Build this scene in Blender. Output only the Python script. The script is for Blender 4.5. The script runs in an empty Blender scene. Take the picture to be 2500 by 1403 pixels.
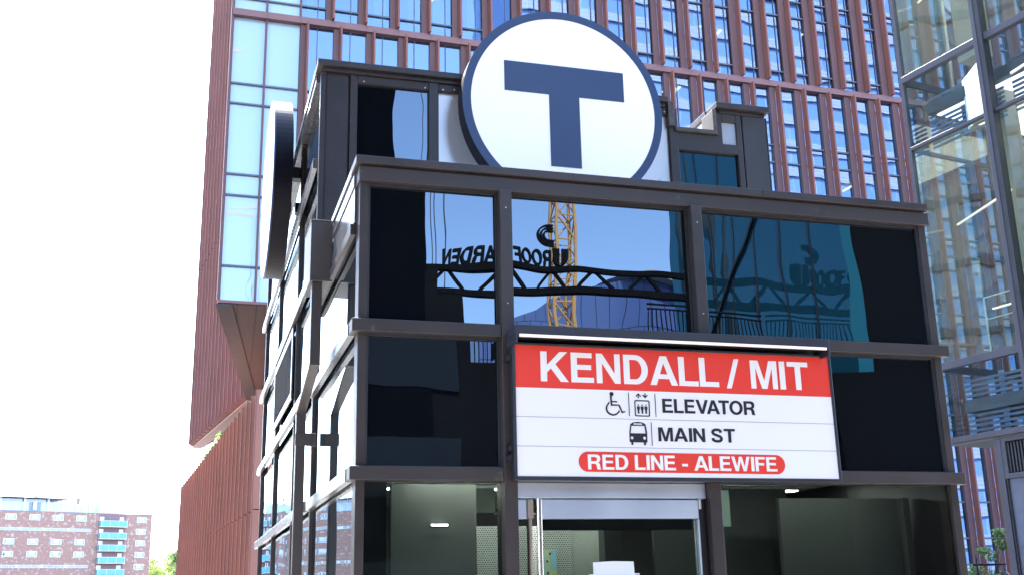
import bpy, math, random
from mathutils import Vector, Matrix
from mathutils.geometry import tessellate_polygon
random.seed(7)
sc = bpy.context.scene
COL = sc.collection
R = math.radians

# ------------------------------------------------------------------ camera
def cam_axes(yaw, pitch, roll):
    f = Vector((math.sin(yaw)*math.cos(pitch), math.cos(yaw)*math.cos(pitch), math.sin(pitch)))
    r = Vector((math.cos(yaw), -math.sin(yaw), 0)); u = r.cross(f)
    c, s = math.cos(roll), math.sin(roll)
    return c*r + s*u, -s*r + c*u, f
cr, cu, cf = cam_axes(0.2852382, 0.2712855, -0.0216542)
cam = bpy.data.cameras.new('camera'); camo = bpy.data.objects.new('camera', cam); COL.objects.link(camo)
m = Matrix.Identity(4)
for i, v in enumerate((cr, cu, -cf)):
    for j in range(3): m[j][i] = v[j]
m.translation = Vector((-0.82233, -5.7, 1.65))
camo.matrix_world = m
cam.sensor_width = 36; cam.lens = 39.2187; cam.clip_end = 3000; cam.clip_start = .05
sc.camera = camo

# ------------------------------------------------------------------ light
SUN_AZ, SUN_EL = R(-10.5), R(52)          # azimuth from +Y, negative = to the left
w = bpy.data.worlds.new("World"); sc.world = w; w.use_nodes = True
wn = w.node_tree.nodes; bg = wn['Background']
sky = wn.new('ShaderNodeTexSky'); sky.sky_type = 'NISHITA'; sky.sun_disc = False
sky.sun_elevation = SUN_EL; sky.sun_rotation = SUN_AZ
sky.air_density = 1.0; sky.dust_density = 1.2; sky.ozone_density = 2.5
w.node_tree.links.new(sky.outputs[0], bg.inputs[0]); bg.inputs[1].default_value = .15
sd = Vector((math.sin(SUN_AZ)*math.cos(SUN_EL), math.cos(SUN_AZ)*math.cos(SUN_EL), math.sin(SUN_EL)))
sl = bpy.data.lights.new('sun', 'SUN'); sl.energy = 3.2; sl.angle = R(.53); sl.color = (1, .95, .87)
so = bpy.data.objects.new('sun', sl); COL.objects.link(so); so.rotation_euler = sd.to_track_quat('Z', 'Y').to_euler()
so.location = (-20, 20, 60)
sc.view_settings.view_transform = 'Standard'; sc.view_settings.look = 'None'
sc.view_settings.gamma = 1; sc.view_settings.exposure = 3.35
sc.cycles.max_bounces = 10; sc.cycles.transparent_max_bounces = 16

# ------------------------------------------------------------------ materials
MATS = {}
def nodes(name):
    mt = bpy.data.materials.new(name); mt.use_nodes = True
    nt = mt.node_tree; return mt, nt, nt.nodes, nt.links
def coords(n, l, rnd=False):
    tc = n.new('ShaderNodeTexCoord'); out = tc.outputs['Object']
    if rnd:
        oi = n.new('ShaderNodeObjectInfo'); ml = n.new('ShaderNodeMath'); ml.operation = 'MULTIPLY'; ml.inputs[1].default_value = 137
        l.new(oi.outputs['Random'], ml.inputs[0]); va = n.new('ShaderNodeVectorMath'); va.operation = 'ADD'
        l.new(out, va.inputs[0]); l.new(ml.outputs[0], va.inputs[1]); out = va.outputs[0]
    return out
def M(name, c, rough=.5, metal=0, var=.12, vscale=3, bump=0, bscale=40, c2=None, emit=0, spec=.5, ior=1.5, dirt=None, rnd=False):
    """plain surface with a little colour variation, optional fine bump and stains"""
    if name in MATS: return MATS[name]
    mt, nt, n, l = nodes(name); b = n['Principled BSDF']
    b.inputs['Roughness'].default_value = rough; b.inputs['Metallic'].default_value = metal
    b.inputs['Specular IOR Level'].default_value = spec; b.inputs['IOR'].default_value = ior
    vec = coords(n, l, rnd)
    nz = n.new('ShaderNodeTexNoise'); nz.inputs['Scale'].default_value = vscale; nz.inputs['Detail'].default_value = 5
    l.new(vec, nz.inputs['Vector'])
    rp = n.new('ShaderNodeValToRGB'); a = 1-var; z = 1+var
    cc2 = c2 or [x*z for x in c]; cc1 = [x*a for x in c]
    rp.color_ramp.elements[0].color = (*cc1, 1); rp.color_ramp.elements[1].color = (*cc2, 1)
    rp.color_ramp.elements[0].position = .3; rp.color_ramp.elements[1].position = .7
    l.new(nz.outputs['Fac'], rp.inputs['Fac']); col = rp.outputs['Color']
    if dirt:
        n2 = n.new('ShaderNodeTexNoise'); n2.inputs['Scale'].default_value = dirt[1]; n2.inputs['Detail'].default_value = 8; n2.inputs['Roughness'].default_value = .7
        l.new(vec, n2.inputs['Vector'])
        r2 = n.new('ShaderNodeValToRGB'); r2.color_ramp.elements[0].position = dirt[2]; r2.color_ramp.elements[1].position = min(1, dirt[2]+.14)
        l.new(n2.outputs['Fac'], r2.inputs['Fac'])
        mx = n.new('ShaderNodeMix'); mx.data_type = 'RGBA'; l.new(r2.outputs['Color'], mx.inputs['Factor'])
        l.new(col, mx.inputs['A']); mx.inputs['B'].default_value = (*dirt[0], 1); col = mx.outputs['Result']
    l.new(col, b.inputs['Base Color'])
    rr = n.new('ShaderNodeMapRange'); rr.inputs['To Min'].default_value = max(.02, rough*.8); rr.inputs['To Max'].default_value = min(1, rough*1.25)
    l.new(nz.outputs['Fac'], rr.inputs['Value']); l.new(rr.outputs['Result'], b.inputs['Roughness'])
    if bump:
        n3 = n.new('ShaderNodeTexNoise'); n3.inputs['Scale'].default_value = bscale; n3.inputs['Detail'].default_value = 3; l.new(vec, n3.inputs['Vector'])
        bp = n.new('ShaderNodeBump'); bp.inputs['Distance'].default_value = bump; l.new(n3.outputs['Fac'], bp.inputs['Height']); l.new(bp.outputs[0], b.inputs['Normal'])
    if emit:
        b.inputs['Emission Color'].default_value = (*c, 1); b.inputs['Emission Strength'].default_value = emit
    MATS[name] = mt; return mt
def wave_normal(n, l, vec, scale, dist):
    nz = n.new('ShaderNodeTexNoise'); nz.inputs['Scale'].default_value = scale; nz.inputs['Detail'].default_value = 1.5; l.new(vec, nz.inputs['Vector'])
    bp = n.new('ShaderNodeBump'); bp.inputs['Distance'].default_value = dist; bp.inputs['Strength'].default_value = 1
    l.new(nz.outputs['Fac'], bp.inputs['Height']); return bp.outputs[0]
def schlick(n, l, ior):
    """two-sided Fresnel: r0 + (1-r0) * (1-cos)^5"""
    r0 = ((ior-1)/(ior+1))**2
    lw = n.new('ShaderNodeLayerWeight'); lw.inputs['Blend'].default_value = .5
    pw = n.new('ShaderNodeMath'); pw.operation = 'POWER'; pw.inputs[1].default_value = 5; l.new(lw.outputs['Facing'], pw.inputs[0])
    ma = n.new('ShaderNodeMath'); ma.operation = 'MULTIPLY_ADD'; ma.inputs[1].default_value = 1-r0; ma.inputs[2].default_value = r0; l.new(pw.outputs[0], ma.inputs[0])
    return ma.outputs[0]
def MIRROR(name, base, tint, ior, wave=(1.2, .004), rough=0.0, rnd=False, dust=0):
    """opaque coated glass: dark body, mirror reflection by Fresnel"""
    if name in MATS: return MATS[name]
    mt, nt, n, l = nodes(name); n.remove(n['Principled BSDF']); out = n['Material Output']
    vec = coords(n, l, rnd); nrm = wave_normal(n, l, vec, *wave)
    d = n.new('ShaderNodeBsdfDiffuse'); d.inputs[0].default_value = (*base, 1)
    g = n.new('ShaderNodeBsdfGlossy'); g.inputs[0].default_value = (*tint, 1); g.inputs['Roughness'].default_value = rough
    l.new(nrm, g.inputs['Normal'])
    fr = schlick(n, l, ior)
    if dust:
        nz = n.new('ShaderNodeTexNoise'); nz.inputs['Scale'].default_value = 9; nz.inputs['Detail'].default_value = 9; nz.inputs['Roughness'].default_value = .75; l.new(vec, nz.inputs['Vector'])
        rp = n.new('ShaderNodeValToRGB'); rp.color_ramp.elements[0].position = .58; rp.color_ramp.elements[1].position = .8
        rp.color_ramp.elements[0].color = (*base, 1); rp.color_ramp.elements[1].color = (base[0]+dust, base[1]+dust, base[2]+dust, 1)
        l.new(nz.outputs['Fac'], rp.inputs['Fac']); l.new(rp.outputs['Color'], d.inputs[0])
    mx = n.new('ShaderNodeMixShader'); l.new(fr, mx.inputs[0]); l.new(d.outputs[0], mx.inputs[1]); l.new(g.outputs[0], mx.inputs[2])
    l.new(mx.outputs[0], out.inputs['Surface']); MATS[name] = mt; return mt
def GLASS(name, tint, gl, ior, wave=(1.2, .003), rnd=False):
    """see-through tinted pane with mirror reflection by Fresnel"""
    if name in MATS: return MATS[name]
    mt, nt, n, l = nodes(name); n.remove(n['Principled BSDF']); out = n['Material Output']
    vec = coords(n, l, rnd); nrm = wave_normal(n, l, vec, *wave)
    t = n.new('ShaderNodeBsdfTransparent'); t.inputs[0].default_value = (*tint, 1)
    g = n.new('ShaderNodeBsdfGlossy'); g.inputs[0].default_value = (*gl, 1); g.inputs['Roughness'].default_value = 0
    l.new(nrm, g.inputs['Normal'])
    fr = schlick(n, l, ior)
    mx = n.new('ShaderNodeMixShader'); l.new(fr, mx.inputs[0]); l.new(t.outputs[0], mx.inputs[1]); l.new(g.outputs[0], mx.inputs[2])
    l.new(mx.outputs[0], out.inputs['Surface']); MATS[name] = mt; return mt
def STRIPES(name, ca, cb, per, axis='Z', duty=.5, rough=.5, seam=0):
    if name in MATS: return MATS[name]
    mt, nt, n, l = nodes(name); b = n['Principled BSDF']; b.inputs['Roughness'].default_value = rough
    vec = coords(n, l); sx = n.new('ShaderNodeSeparateXYZ'); l.new(vec, sx.inputs[0])
    a = n.new('ShaderNodeMath'); a.operation = 'DIVIDE'; a.inputs[1].default_value = per; l.new(sx.outputs[axis], a.inputs[0])
    f = n.new('ShaderNodeMath'); f.operation = 'FRACT'; l.new(a.outputs[0], f.inputs[0])
    g = n.new('ShaderNodeMath'); g.operation = 'LESS_THAN'; g.inputs[1].default_value = duty; l.new(f.outputs[0], g.inputs[0])
    mx = n.new('ShaderNodeMix'); mx.data_type = 'RGBA'; l.new(g.outputs[0], mx.inputs['Factor'])
    mx.inputs['A'].default_value = (*ca, 1); mx.inputs['B'].default_value = (*cb, 1); l.new(mx.outputs['Result'], b.inputs['Base Color'])
    MATS[name] = mt; return mt
def BRICKS(name, c1, c2, mortar, bw, bh, msize=.01, rough=.8, plane='XZ', bias=0, rot=0):
    if name in MATS: return MATS[name]
    mt, nt, n, l = nodes(name); b = n['Principled BSDF']; b.inputs['Roughness'].default_value = rough
    vec = coords(n, l); mp = n.new('ShaderNodeMapping'); l.new(vec, mp.inputs[0])
    if plane == 'XZ': mp.inputs['Rotation'].default_value = (R(-90), 0, 0)
    else: mp.inputs['Rotation'].default_value = (0, 0, rot)
    bk = n.new('ShaderNodeTexBrick'); l.new(mp.outputs[0], bk.inputs['Vector'])
    for k, v in (('Color1', c1), ('Color2', c2), ('Mortar', mortar)): bk.inputs[k].default_value = (*v, 1)
    bk.inputs['Scale'].default_value = 1; bk.inputs['Brick Width'].default_value = bw; bk.inputs['Row Height'].default_value = bh
    bk.inputs['Mortar Size'].default_value = msize; bk.inputs['Bias'].default_value = bias
    l.new(bk.outputs['Color'], b.inputs['Base Color']); MATS[name] = mt; return mt
def LEAVES(name, c1, c2, c3):
    if name in MATS: return MATS[name]
    mt, nt, n, l = nodes(name); n.remove(n['Principled BSDF']); out = n['Material Output']
    g = n.new('ShaderNodeNewGeometry'); rp = n.new('ShaderNodeValToRGB')
    rp.color_ramp.elements[0].color = (*c1, 1); rp.color_ramp.elements[1].color = (*c3, 1)
    e = rp.color_ramp.elements.new(.5); e.color = (*c2, 1); l.new(g.outputs['Random Per Island'], rp.inputs[0])
    d = n.new('ShaderNodeBsdfPrincipled'); d.inputs['Roughness'].default_value = .5; l.new(rp.outputs[0], d.inputs['Base Color'])
    t = n.new('ShaderNodeBsdfTranslucent'); l.new(rp.outputs[0], t.inputs[0])
    mx = n.new('ShaderNodeMixShader'); mx.inputs[0].default_value = .45; l.new(d.outputs[0], mx.inputs[1]); l.new(t.outputs[0], mx.inputs[2])
    l.new(mx.outputs[0], out.inputs['Surface']); MATS[name] = mt; return mt
def LAMP(name, c, s):
    if name in MATS: return MATS[name]
    mt, nt, n, l = nodes(name); b = n['Principled BSDF']; b.inputs['Base Color'].default_value = (*c, 1)
    b.inputs['Emission Color'].default_value = (*c, 1); b.inputs['Emission Strength'].default_value = s; MATS[name] = mt; return mt

bronze = M('dark_bronze_metal', (.041, .032, .030), .38, 0, .20, 3.5, spec=.5, dirt=((.075, .064, .055), 6, .64))
bronze_dusty = M('dusty_bronze_metal', (.042, .033, .031), .42, 0, .14, 2.5, dirt=((.16, .13, .095), 7, .60))
bronze_satin_lit = M('lit_satin_bronze_metal', (.085, .08, .085), .26, 0, .1, 2, ior=2.1)  # same bronze, base lightened and shine raised for the brightly lit left side
blackm = M('black_metal', (.018, .018, .021), .35, 0, .1, 4)
navy = M('navy_paint', (.027, .053, .130), .35, 0, .06, 2, dirt=((.07, .10, .2), 14, .72))
discwhite = M('white_disc_acrylic', (.88, .86, .84), .3, 0, .01, 1, emit=.03)
signwhite = M('white_sign_face', (.88, .86, .85), .4, 0, .02, 1.2)
signred = M('red_sign_vinyl', (.80, .045, .025), .4, 0, .04, 2)
signblack = M('black_vinyl', (.012, .012, .016), .45, 0, .05, 4)
steel = M('brushed_steel', (.60, .66, .76), .42, .95, .05, 3)
silver_panel = M('silver_metal_panel', (.74, .70, .69), .28, .4, .04, 1)
spandrel = MIRROR('black_mirror_glass', (.002, .003, .0045), (.70, .83, 1.0), 2.1, (1.1, .0040), dust=.007)
side_glass = MIRROR('side_mirror_glass', (.010, .012, .015), (.84, .95, 1.0), 2.4, (.9, .010))
vision = GLASS('clear_dark_glass', (.58, .63, .61), (.9, .95, 1), 1.5, (1.1, .003))
inner_grey = M('grey_inner_panel', (.20, .215, .20), .55, 0, .05, 1)
inner_dark = M('dark_inner_wall', (.07, .082, .08), .5, 0, .1, 1)
copper = M('copper_red_panel', (.155, .076, .068), .55, 0, .10, .35, dirt=((.132, .068, .062), .8, .55), rnd=True, spec=.22)
copper_fin = M('copper_fin_metal', (.235, .088, .066), .50, 0, .08, .4, rnd=True, spec=.25)
copper_band = M('copper_band_metal', (.205, .084, .068), .50, 0, .08, .5)
copper_rib = M('copper_rib_metal', (.38, .165, .115), .65, 0, .10, .25, spec=.12)  # lightened so that distance haze sits in the rib colour
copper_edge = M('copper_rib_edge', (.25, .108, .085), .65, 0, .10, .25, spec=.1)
dark_line = M('dark_grey_metal', (.05, .055, .07), .4)
grey_metal = M('grey_purple_metal', (.062, .060, .076), .4, 0, .08, 1.5)
white_paint = M('white_paint', (.78, .80, .83), .5, 0, .03, 1)
paperm = M('white_paper', (.85, .86, .9), .7, 0, .02, 6)

# ------------------------------------------------------------------ mesh builder
class MB:
    def __init__(s): s.v = []; s.f = []
    def quad(s, a, b, c, d): k = len(s.v); s.v += [a, b, c, d]; s.f.append((k, k+1, k+2, k+3)); return s
    def box(s, x0, x1, y0, y1, z0, z1):
        k = len(s.v); s.v += [(x, y, z) for z in (z0, z1) for y in (y0, y1) for x in (x0, x1)]
        s.f += [tuple(k+i for i in q) for q in ((0, 2, 3, 1), (4, 5, 7, 6), (0, 1, 5, 4), (2, 6, 7, 3), (0, 4, 6, 2), (1, 3, 7, 5))]; return s
    def prism(s, poly, a, b, ax='z', holes=()):
        """extrude a 2-D outline (with holes) from a to b along ax; axes: z->(x,y) y->(x,z) x->(y,z)"""
        def P(p, t): return {'z': (p[0], p[1], t), 'y': (p[0], t, p[1]), 'x': (t, p[0], p[1])}[ax]
        loops = [list(poly)] + [list(h) for h in holes]
        flat = [p for lp in loops for p in lp]; k = len(s.v); n = len(flat)
        s.v += [P(p, a) for p in flat] + [P(p, b) for p in flat]
        for t in tessellate_polygon([[Vector((p[0], p[1], 0)) for p in lp] for lp in loops]):
            s.f.append(tuple(k+i for i in t)); s.f.append(tuple(k+n+i for i in reversed(t)))
        o = 0
        for lp in loops:
            q = len(lp)
            for i in range(q):
                j = (i+1) % q; s.f.append((k+o+i, k+o+j, k+n+o+j, k+n+o+i))
            o += q
        return s
    def tube(s, p, q, r, n=8, r2=None, cap=True):
        p, q = Vector(p), Vector(q); d = (q-p).normalized(); a = d.orthogonal().normalized(); b = d.cross(a); k = len(s.v); r2 = r if r2 is None else r2
        for c, rr in ((p, r), (q, r2)):
            for i in range(n):
                t = 2*math.pi*i/n; s.v.append(tuple(c + rr*(math.cos(t)*a + math.sin(t)*b)))
        for i in range(n): j = (i+1) % n; s.f.append((k+i, k+j, k+n+j, k+n+i))
        if cap: s.f.append(tuple(k+i for i in reversed(range(n)))); s.f.append(tuple(k+n+i for i in range(n)))
        return s
    def bar(s, p, q, wd, dp=None):
        return s.tube(p, q, wd*.707, 4)
    def build(s, name, mat, parent=None, off=None, bevel=0, smooth=False):
        me = bpy.data.meshes.new(name); o3 = Vector(off) if off is not None else Vector((0, 0, 0))
        me.from_pydata([tuple(Vector(v)-o3) for v in s.v], [], s.f); me.materials.append(mat)
        import bmesh
        bm = bmesh.new(); bm.from_mesh(me); bmesh.ops.recalc_face_normals(bm, faces=bm.faces); bm.to_mesh(me); bm.free()
        if smooth:
            for p in me.polygons: p.use_smooth = True
        o = bpy.data.objects.new(name, me); COL.objects.link(o)
        if parent is not None: o.parent = parent
        elif off is not None: o.location = o3
        if bevel:
            bv = o.modifiers.new('bevel', 'BEVEL'); bv.width = bevel; bv.segments = 2; bv.limit_method = 'ANGLE'
        return o
def box(*a): return MB().box(*a)
def thing(name, label, cat, loc=(0, 0, 0), rz=0, group=None):
    o = bpy.data.objects.new(name, None); COL.objects.link(o); o.location = loc; o.rotation_euler = (0, 0, rz); o.empty_display_size = .2
    o['label'] = label; o['category'] = cat
    if group: o['group'] = group
    return o
def tag(o, label, cat, group=None):
    o['label'] = label; o['category'] = cat
    if group: o['group'] = group
    return o
def struct(o): o['kind'] = 'structure'; return o
def dup(o, loc=None, parent=None):
    c = o.copy(); COL.objects.link(c)
    if parent is not None: c.parent = parent
    if loc is not None: c.location = loc
    for ch in list(o.children): dup(ch, None, c)
    return c
def circle(cx, cz, r, n=96, a0=0, a1=360):
    return [(cx+r*math.cos(R(a0+(a1-a0)*i/n)), cz+r*math.sin(R(a0+(a1-a0)*i/n))) for i in range(n if a1-a0 == 360 else n+1)]

# ------------------------------------------------------------------ lettering (own outlines, cap height 1)
def earc(cx, cy, rx, ry, a0, a1, n=14): return [(cx+rx*math.cos(R(a0+(a1-a0)*i/n)), cy+ry*math.sin(R(a0+(a1-a0)*i/n))) for i in range(n+1)]
def stroke(pts, wd):
    L_, R_ = [], []
    for i, p in enumerate(pts):
        a = Vector(pts[max(0, i-1)]); b = Vector(pts[min(len(pts)-1, i+1)]); d = (b-a).normalized(); nn = Vector((-d.y, d.x))*wd/2
        L_.append((p[0]+nn.x, p[1]+nn.y)); R_.append((p[0]-nn.x, p[1]-nn.y))
    return L_ + R_[::-1]
def smoothp(pts, k=6):
    o = []
    for i in range(len(pts)-1):
        p0 = Vector(pts[max(0, i-1)]); p1 = Vector(pts[i]); p2 = Vector(pts[i+1]); p3 = Vector(pts[min(len(pts)-1, i+2)])
        for j in range(k):
            t = j/k; o.append(tuple(.5*((2*p1)+(-p0+p2)*t+(2*p0-5*p1+4*p2-p3)*t*t+(-p0+3*p1-3*p2+p3)*t**3)))
    return o + [pts[-1]]
GL = {
 'K': (.90, [[(0, 0), (.205, 0), (.205, .30), (.335, .44), (.65, 0), (.91, 0), (.485, .585), (.885, 1), (.63, 1), (.205, .55), (.205, 1), (0, 1)]]),
 'E': (.75, [[(0, 0), (.75, 0), (.75, .17), (.205, .17), (.205, .43), (.67, .43), (.67, .595), (.205, .595), (.205, .83), (.70, .83), (.70, 1), (0, 1)]]),
 'N': (.80, [[(0, 0), (.19, 0), (.19, .68), (.61, 0), (.80, 0), (.80, 1), (.61, 1), (.61, .33), (.20, 1), (0, 1)]]),
 'D': (.83, [[(0, 0), (.40, 0)] + earc(.40, .5, .43, .5, -88, 88, 20) + [(.40, 1), (0, 1)], [(.205, .17), (.38, .17)] + earc(.38, .5, .235, .33, -88, 88, 16) + [(.38, .83), (.205, .83)]]),
 'A': (.95, [[(0, 0), (.215, 0), (.29, .215), (.66, .215), (.735, 0), (.955, 0), (.59, 1), (.365, 1)], [(.345, .375), (.605, .375), (.475, .76)]]),
 'L': (.68, [[(0, 0), (.68, 0), (.68, .17), (.205, .17), (.205, 1), (0, 1)]]),
 '/': (.46, [[(0, 0), (.165, 0), (.47, 1), (.305, 1)]]),
 'M': (.985, [[(0, 0), (.185, 0), (.185, .76), (.40, 0), (.585, 0), (.80, .76), (.80, 0), (.985, 0), (.985, 1), (.695, 1), (.4925, .28), (.29, 1), (0, 1)]]),
 'I': (.205, [[(0, 0), (.205, 0), (.205, 1), (0, 1)]]),
 'T': (.78, [[(.2875, 0), (.4925, 0), (.4925, .83), (.78, .83), (.78, 1), (0, 1), (0, .83), (.2875, .83)]]),
 'V': (.90, [[(.345, 0), (.555, 0), (.90, 1), (.685, 1), (.452, .25), (.218, 1), (0, 1)]]),
 'W': (1.27, [[(.255, 0), (.46, 0), (.63, .69), (.80, 0), (1.005, 0), (1.27, 1), (1.06, 1), (.895, .28), (.735, 1), (.53, 1), (.37, .28), (.21, 1), (0, 1)]]),
 'F': (.67, [[(0, 0), (.205, 0), (.205, .41), (.60, .41), (.60, .58), (.205, .58), (.205, .83), (.67, .83), (.67, 1), (0, 1)]]),
 'O': (.98, [earc(.49, .5, .49, .52, 0, 352, 36), earc(.49, .5, .285, .345, 0, 352, 30)]),
 'R': (.85, [[(0, 0), (.205, 0), (.205, .385), (.40, .385), (.50, .36), (.555, .27), (.575, .10), (.615, 0), (.84, 0), (.84, .03), (.795, .07), (.775, .27), (.735, .39), (.66, .455), (.755, .54), (.805, .70), (.77, .88), (.68, .965), (.55, 1), (0, 1)], [(.205, .55), (.46, .55), (.56, .585), (.60, .69), (.565, .79), (.48, .83), (.205, .83)]]),
 'S': (.80, [stroke(smoothp([(.10, .31), (.15, .15), (.39, .075), (.62, .12), (.70, .28), (.60, .43), (.40, .51), (.20, .60), (.115, .73), (.19, .87), (.41, .925), (.61, .87), (.685, .71)]), .19)]),
 'G': (.98, [stroke(smoothp([(.80, .74), (.66, .90), (.46, .93), (.22, .82), (.10, .5), (.22, .18), (.46, .07), (.70, .15), (.84, .30), (.87, .46), (.52, .46)]), .19)]),
 '-': (.38, [[(0, .28), (.38, .28), (.38, .45), (0, .45)]]),
}
def text_mb(txt, x0, x1, z0, z1, y0, y1, gap=.095, space=.34, flip=False, kern={'AL': -.045, 'LL': -.05, 'DA': -.03, 'ND': .02, 'VA': -.2, 'AT': -.16, 'TO': -.07, 'EV': -.03, 'L/': .02, 'MA': -.03, 'AI': 0, 'EW': -.04, 'AR': -.02}):
    pen = 0; pl = []
    for i, ch in enumerate(txt):
        if ch == ' ': pen += space; continue
        pl.append((pen, GL[ch][1])); pen += GL[ch][0] + gap + kern.get(txt[i:i+2], 0)
    W = pen-gap; sx = (x1-x0)/W; sz = z1-z0; mb = MB()
    for px, loops in pl:
        lp = [[(x0+(px+p[0])*sx, z0+p[1]*sz) for p in q] for q in loops]
        if flip: lp = [[(x0+x1-p[0], p[1]) for p in q] for q in lp]
        mb.prism(lp[0], y0, y1, 'y', lp[1:])
    return mb

# ================================================================== THE SETTING: ground
g = MB().quad((-400, -300, 0), (400, -300, 0), (400, 600, 0), (-400, 600, 0)).build('ground', M('asphalt', (.06, .06, .062), .85, 0, .2, .6, .004, 30)); struct(g)
g = MB().box(-3.5, 60, -9, 48, .0, .12).build('pavement', BRICKS('brick_pavers', (.30, .27, .25), (.24, .22, .21), (.16, .15, .14), .6, .3, .01, .85, 'XY')); struct(g)

# ================================================================== HEADHOUSE
H = thing('station_headhouse', 'dark bronze and black glass elevator headhouse with stepped roof in the foreground', 'elevator building', (0, 0, .12))
HO = (0, 0, .12)
def hp(mb, name, mat, parent=None, bevel=.004): return mb.build(name, mat, parent or H, HO, bevel)
ZB = .12
# --- front block: posts
for x0, x1, yf in ((0, .047, 0), (.774, .846, -.044), (1.942, 2.012, -.044), (3.526, 3.577, 0)):
    hp(box(x0, x1, yf, .12, ZB, 3.86), 'post', bronze)
# --- rails across the front (between the mullions), wrapping corner
for z0, z1 in ((3.012, 3.081), (2.242, 2.312)):
    hp(box(-.036, .772, -.04, .09, z0, z1).box(.848, 1.940, -.04, .09, z0, z1).box(2.014, 3.612, -.04, .09, z0, z1), 'rail', bronze_dusty)
    hp(box(-.040, -.002, .092, 2.03, z0, z1), 'rail', bronze_satin_lit)
# --- top frieze and cap
hp(box(-.01, 3.59, -.03, .10, 3.852, 3.934), 'frieze', bronze_dusty)
hp(box(-.03, 3.58, -.05, .16, 3.944, 3.99).box(.0, 3.56, -.02, .1, 3.934, 3.944), 'roof_cap', bronze)
hp(box(-.028, -.004, .162, 1.04, 3.945, 3.99), 'roof_cap', bronze_satin_lit)
hp(box(-.014, 0.0, .103, 1.04, 3.655, 3.943).box(-.02, -.014, .103, 1.04, 3.86, 3.93), 'side_frieze', bronze_satin_lit)
hp(box(-.032, .0, .122, 2.0, 3.585, 3.65), 'rail', bronze_dusty)
hp(box(.0, 3.56, .165, 1.97, 3.86, 3.90), 'roof_deck', M('roof_membrane', (.2, .2, .21), .8))
jc = MB()
for x in (1.21, 2.42): jc.box(x, x+.004, -.0515, -.0495, 3.946, 3.988)
hp(jc, 'cap_joint', blackm, bevel=0)
scw = MB()
for x, z in ((.30, 5.42), (.77, 5.42), (.91, 5.42), (1.0, 5.43), (2.75, 5.43)): scw.tube((x, 1.972, z), (x, 1.981, z), .006, 8)
for x, z in ((.81, 3.75), (.81, 3.2), (1.977, 3.75), (1.977, 3.2), (.81, 2.9), (.81, 2.4)): scw.tube((x, -.048, z), (x, -.043, z), .004, 8)
hp(scw, 'screws', M('screw_metal', (.5, .5, .5), .3, .6), bevel=0)
# --- front panes (four rows: spandrel, spandrel, vision)
def pane(x0, x1, z0, z1, y=.03, mat=spandrel, name='window_pane', tilt=0, tz=0):
    cx, cz = (x0+x1)/2, (z0+z1)/2
    t, u = math.tan(R(tilt)), math.tan(R(tz))
    def P(x, z, d): return (x, y+d+(z-cz)*t+(x-cx)*u, z)
    mb = MB(); k = [(x0, z0), (x1, z0), (x1, z1), (x0, z1)]
    mb.v = [P(a, b, 0) for a, b in k]+[P(a, b, .012) for a, b in k]
    mb.f = [(0, 1, 2, 3), (7, 6, 5, 4), (0, 4, 5, 1), (1, 5, 6, 2), (2, 6, 7, 3), (3, 7, 4, 0)]
    p = hp(mb, name, mat, bevel=0); return p
xs = [(.047, .774), (.846, 1.942), (2.012, 3.526)]
for i, (a, b) in enumerate(xs):
    pane(a, b, 3.081, 3.852, tilt=(.0, -.12, 0)[i], tz=(.1, 0, 0)[i])
for i, (a, b) in enumerate(xs):
    pane(a, b, 2.312, 3.012)
pane(.047, .774, .2, 2.242, mat=vision); pane(2.012, 3.526, .2, 2.242, mat=vision)
hp(box(.047, .774, .0, .1, ZB, .2).box(2.012, 3.526, .0, .1, ZB, .2), 'sill', bronze)
# thin glazing beads round each front pane
gb = MB()
for (a, b) in xs:
    for z0, z1 in ((3.081, 3.852), (2.312, 3.012)):
        gb.box(a, a+.012, .012, .029, z0, z1).box(b-.012, b, .012, .029, z0, z1).box(a+.012, b-.012, .012, .029, z1-.010, z1).box(a+.012, b-.012, .012, .029, z0, z0+.010)
hp(gb, 'glazing_bead', M('gasket', (.03, .03, .034), .5), bevel=0)
# --- left side of the front block and the long side behind it (mirror glass)
def spane(y0, y1, z0, z1, x=.012, mat=side_glass):
    hp(box(x, x+.012, y0, y1, z0, z1), 'window_pane', mat, bevel=0)
posts = [2.05, 3.45, 5.45]
edges = [.12]+posts+[7.35]
for i in range(4):
    a = edges[i]+(.0 if i == 0 else .07); b = edges[i+1]
    spane(a, b, .2, 2.24); spane(a, b, 2.313, 3.01); spane(a, b, 3.082, 3.584 if i == 0 else 3.9)
    if i: spane(a, b, 3.98, 4.75); spane(a, b, 4.83, 5.44)
for y in posts:
    hp(box(-.010, .06, y, y+.07, ZB, 3.58 if y < 3 else 5.44), 'post', bronze)
hp(box(-.010, .06, 2.05, 2.12, 3.655, 5.44), 'post', bronze)
hp(box(-.012, .06, 7.35, 7.42, ZB, 5.44), 'post', bronze)
for z0, z1 in ((2.245, 2.318), (3.065, 3.14), (3.90, 3.98), (4.75, 4.83)):
    hp(box(-.046, -.012, 2.13, 7.55, z0, z1), 'rail', bronze_satin_lit)
# louvre panel on the long side
lv = hp(box(-.034, -.02, 3.54, 5.44, 3.27, 3.33).box(-.034, -.02, 3.54, 5.44, 3.82, 3.88).box(-.034, -.02, 3.54, 3.60, 3.33, 3.82).box(-.034, -.02, 5.38, 5.44, 3.33, 3.82), 'louvre_panel', bronze_satin_lit)
hp(box(-.012, -.004, 3.6, 5.38, 3.33, 3.82), 'backing', M('dark_slat', (.004, .005, .009), .7, spec=.04), lv, 0)
ms = MB()
for i in range(26): y = 3.61+i*.068; ms.box(-.030, -.006, y, y+.045, 3.332, 3.818)
hp(ms, 'slats', M('dark_slat', (.004, .005, .009), .7, spec=.04), lv, 0)
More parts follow.
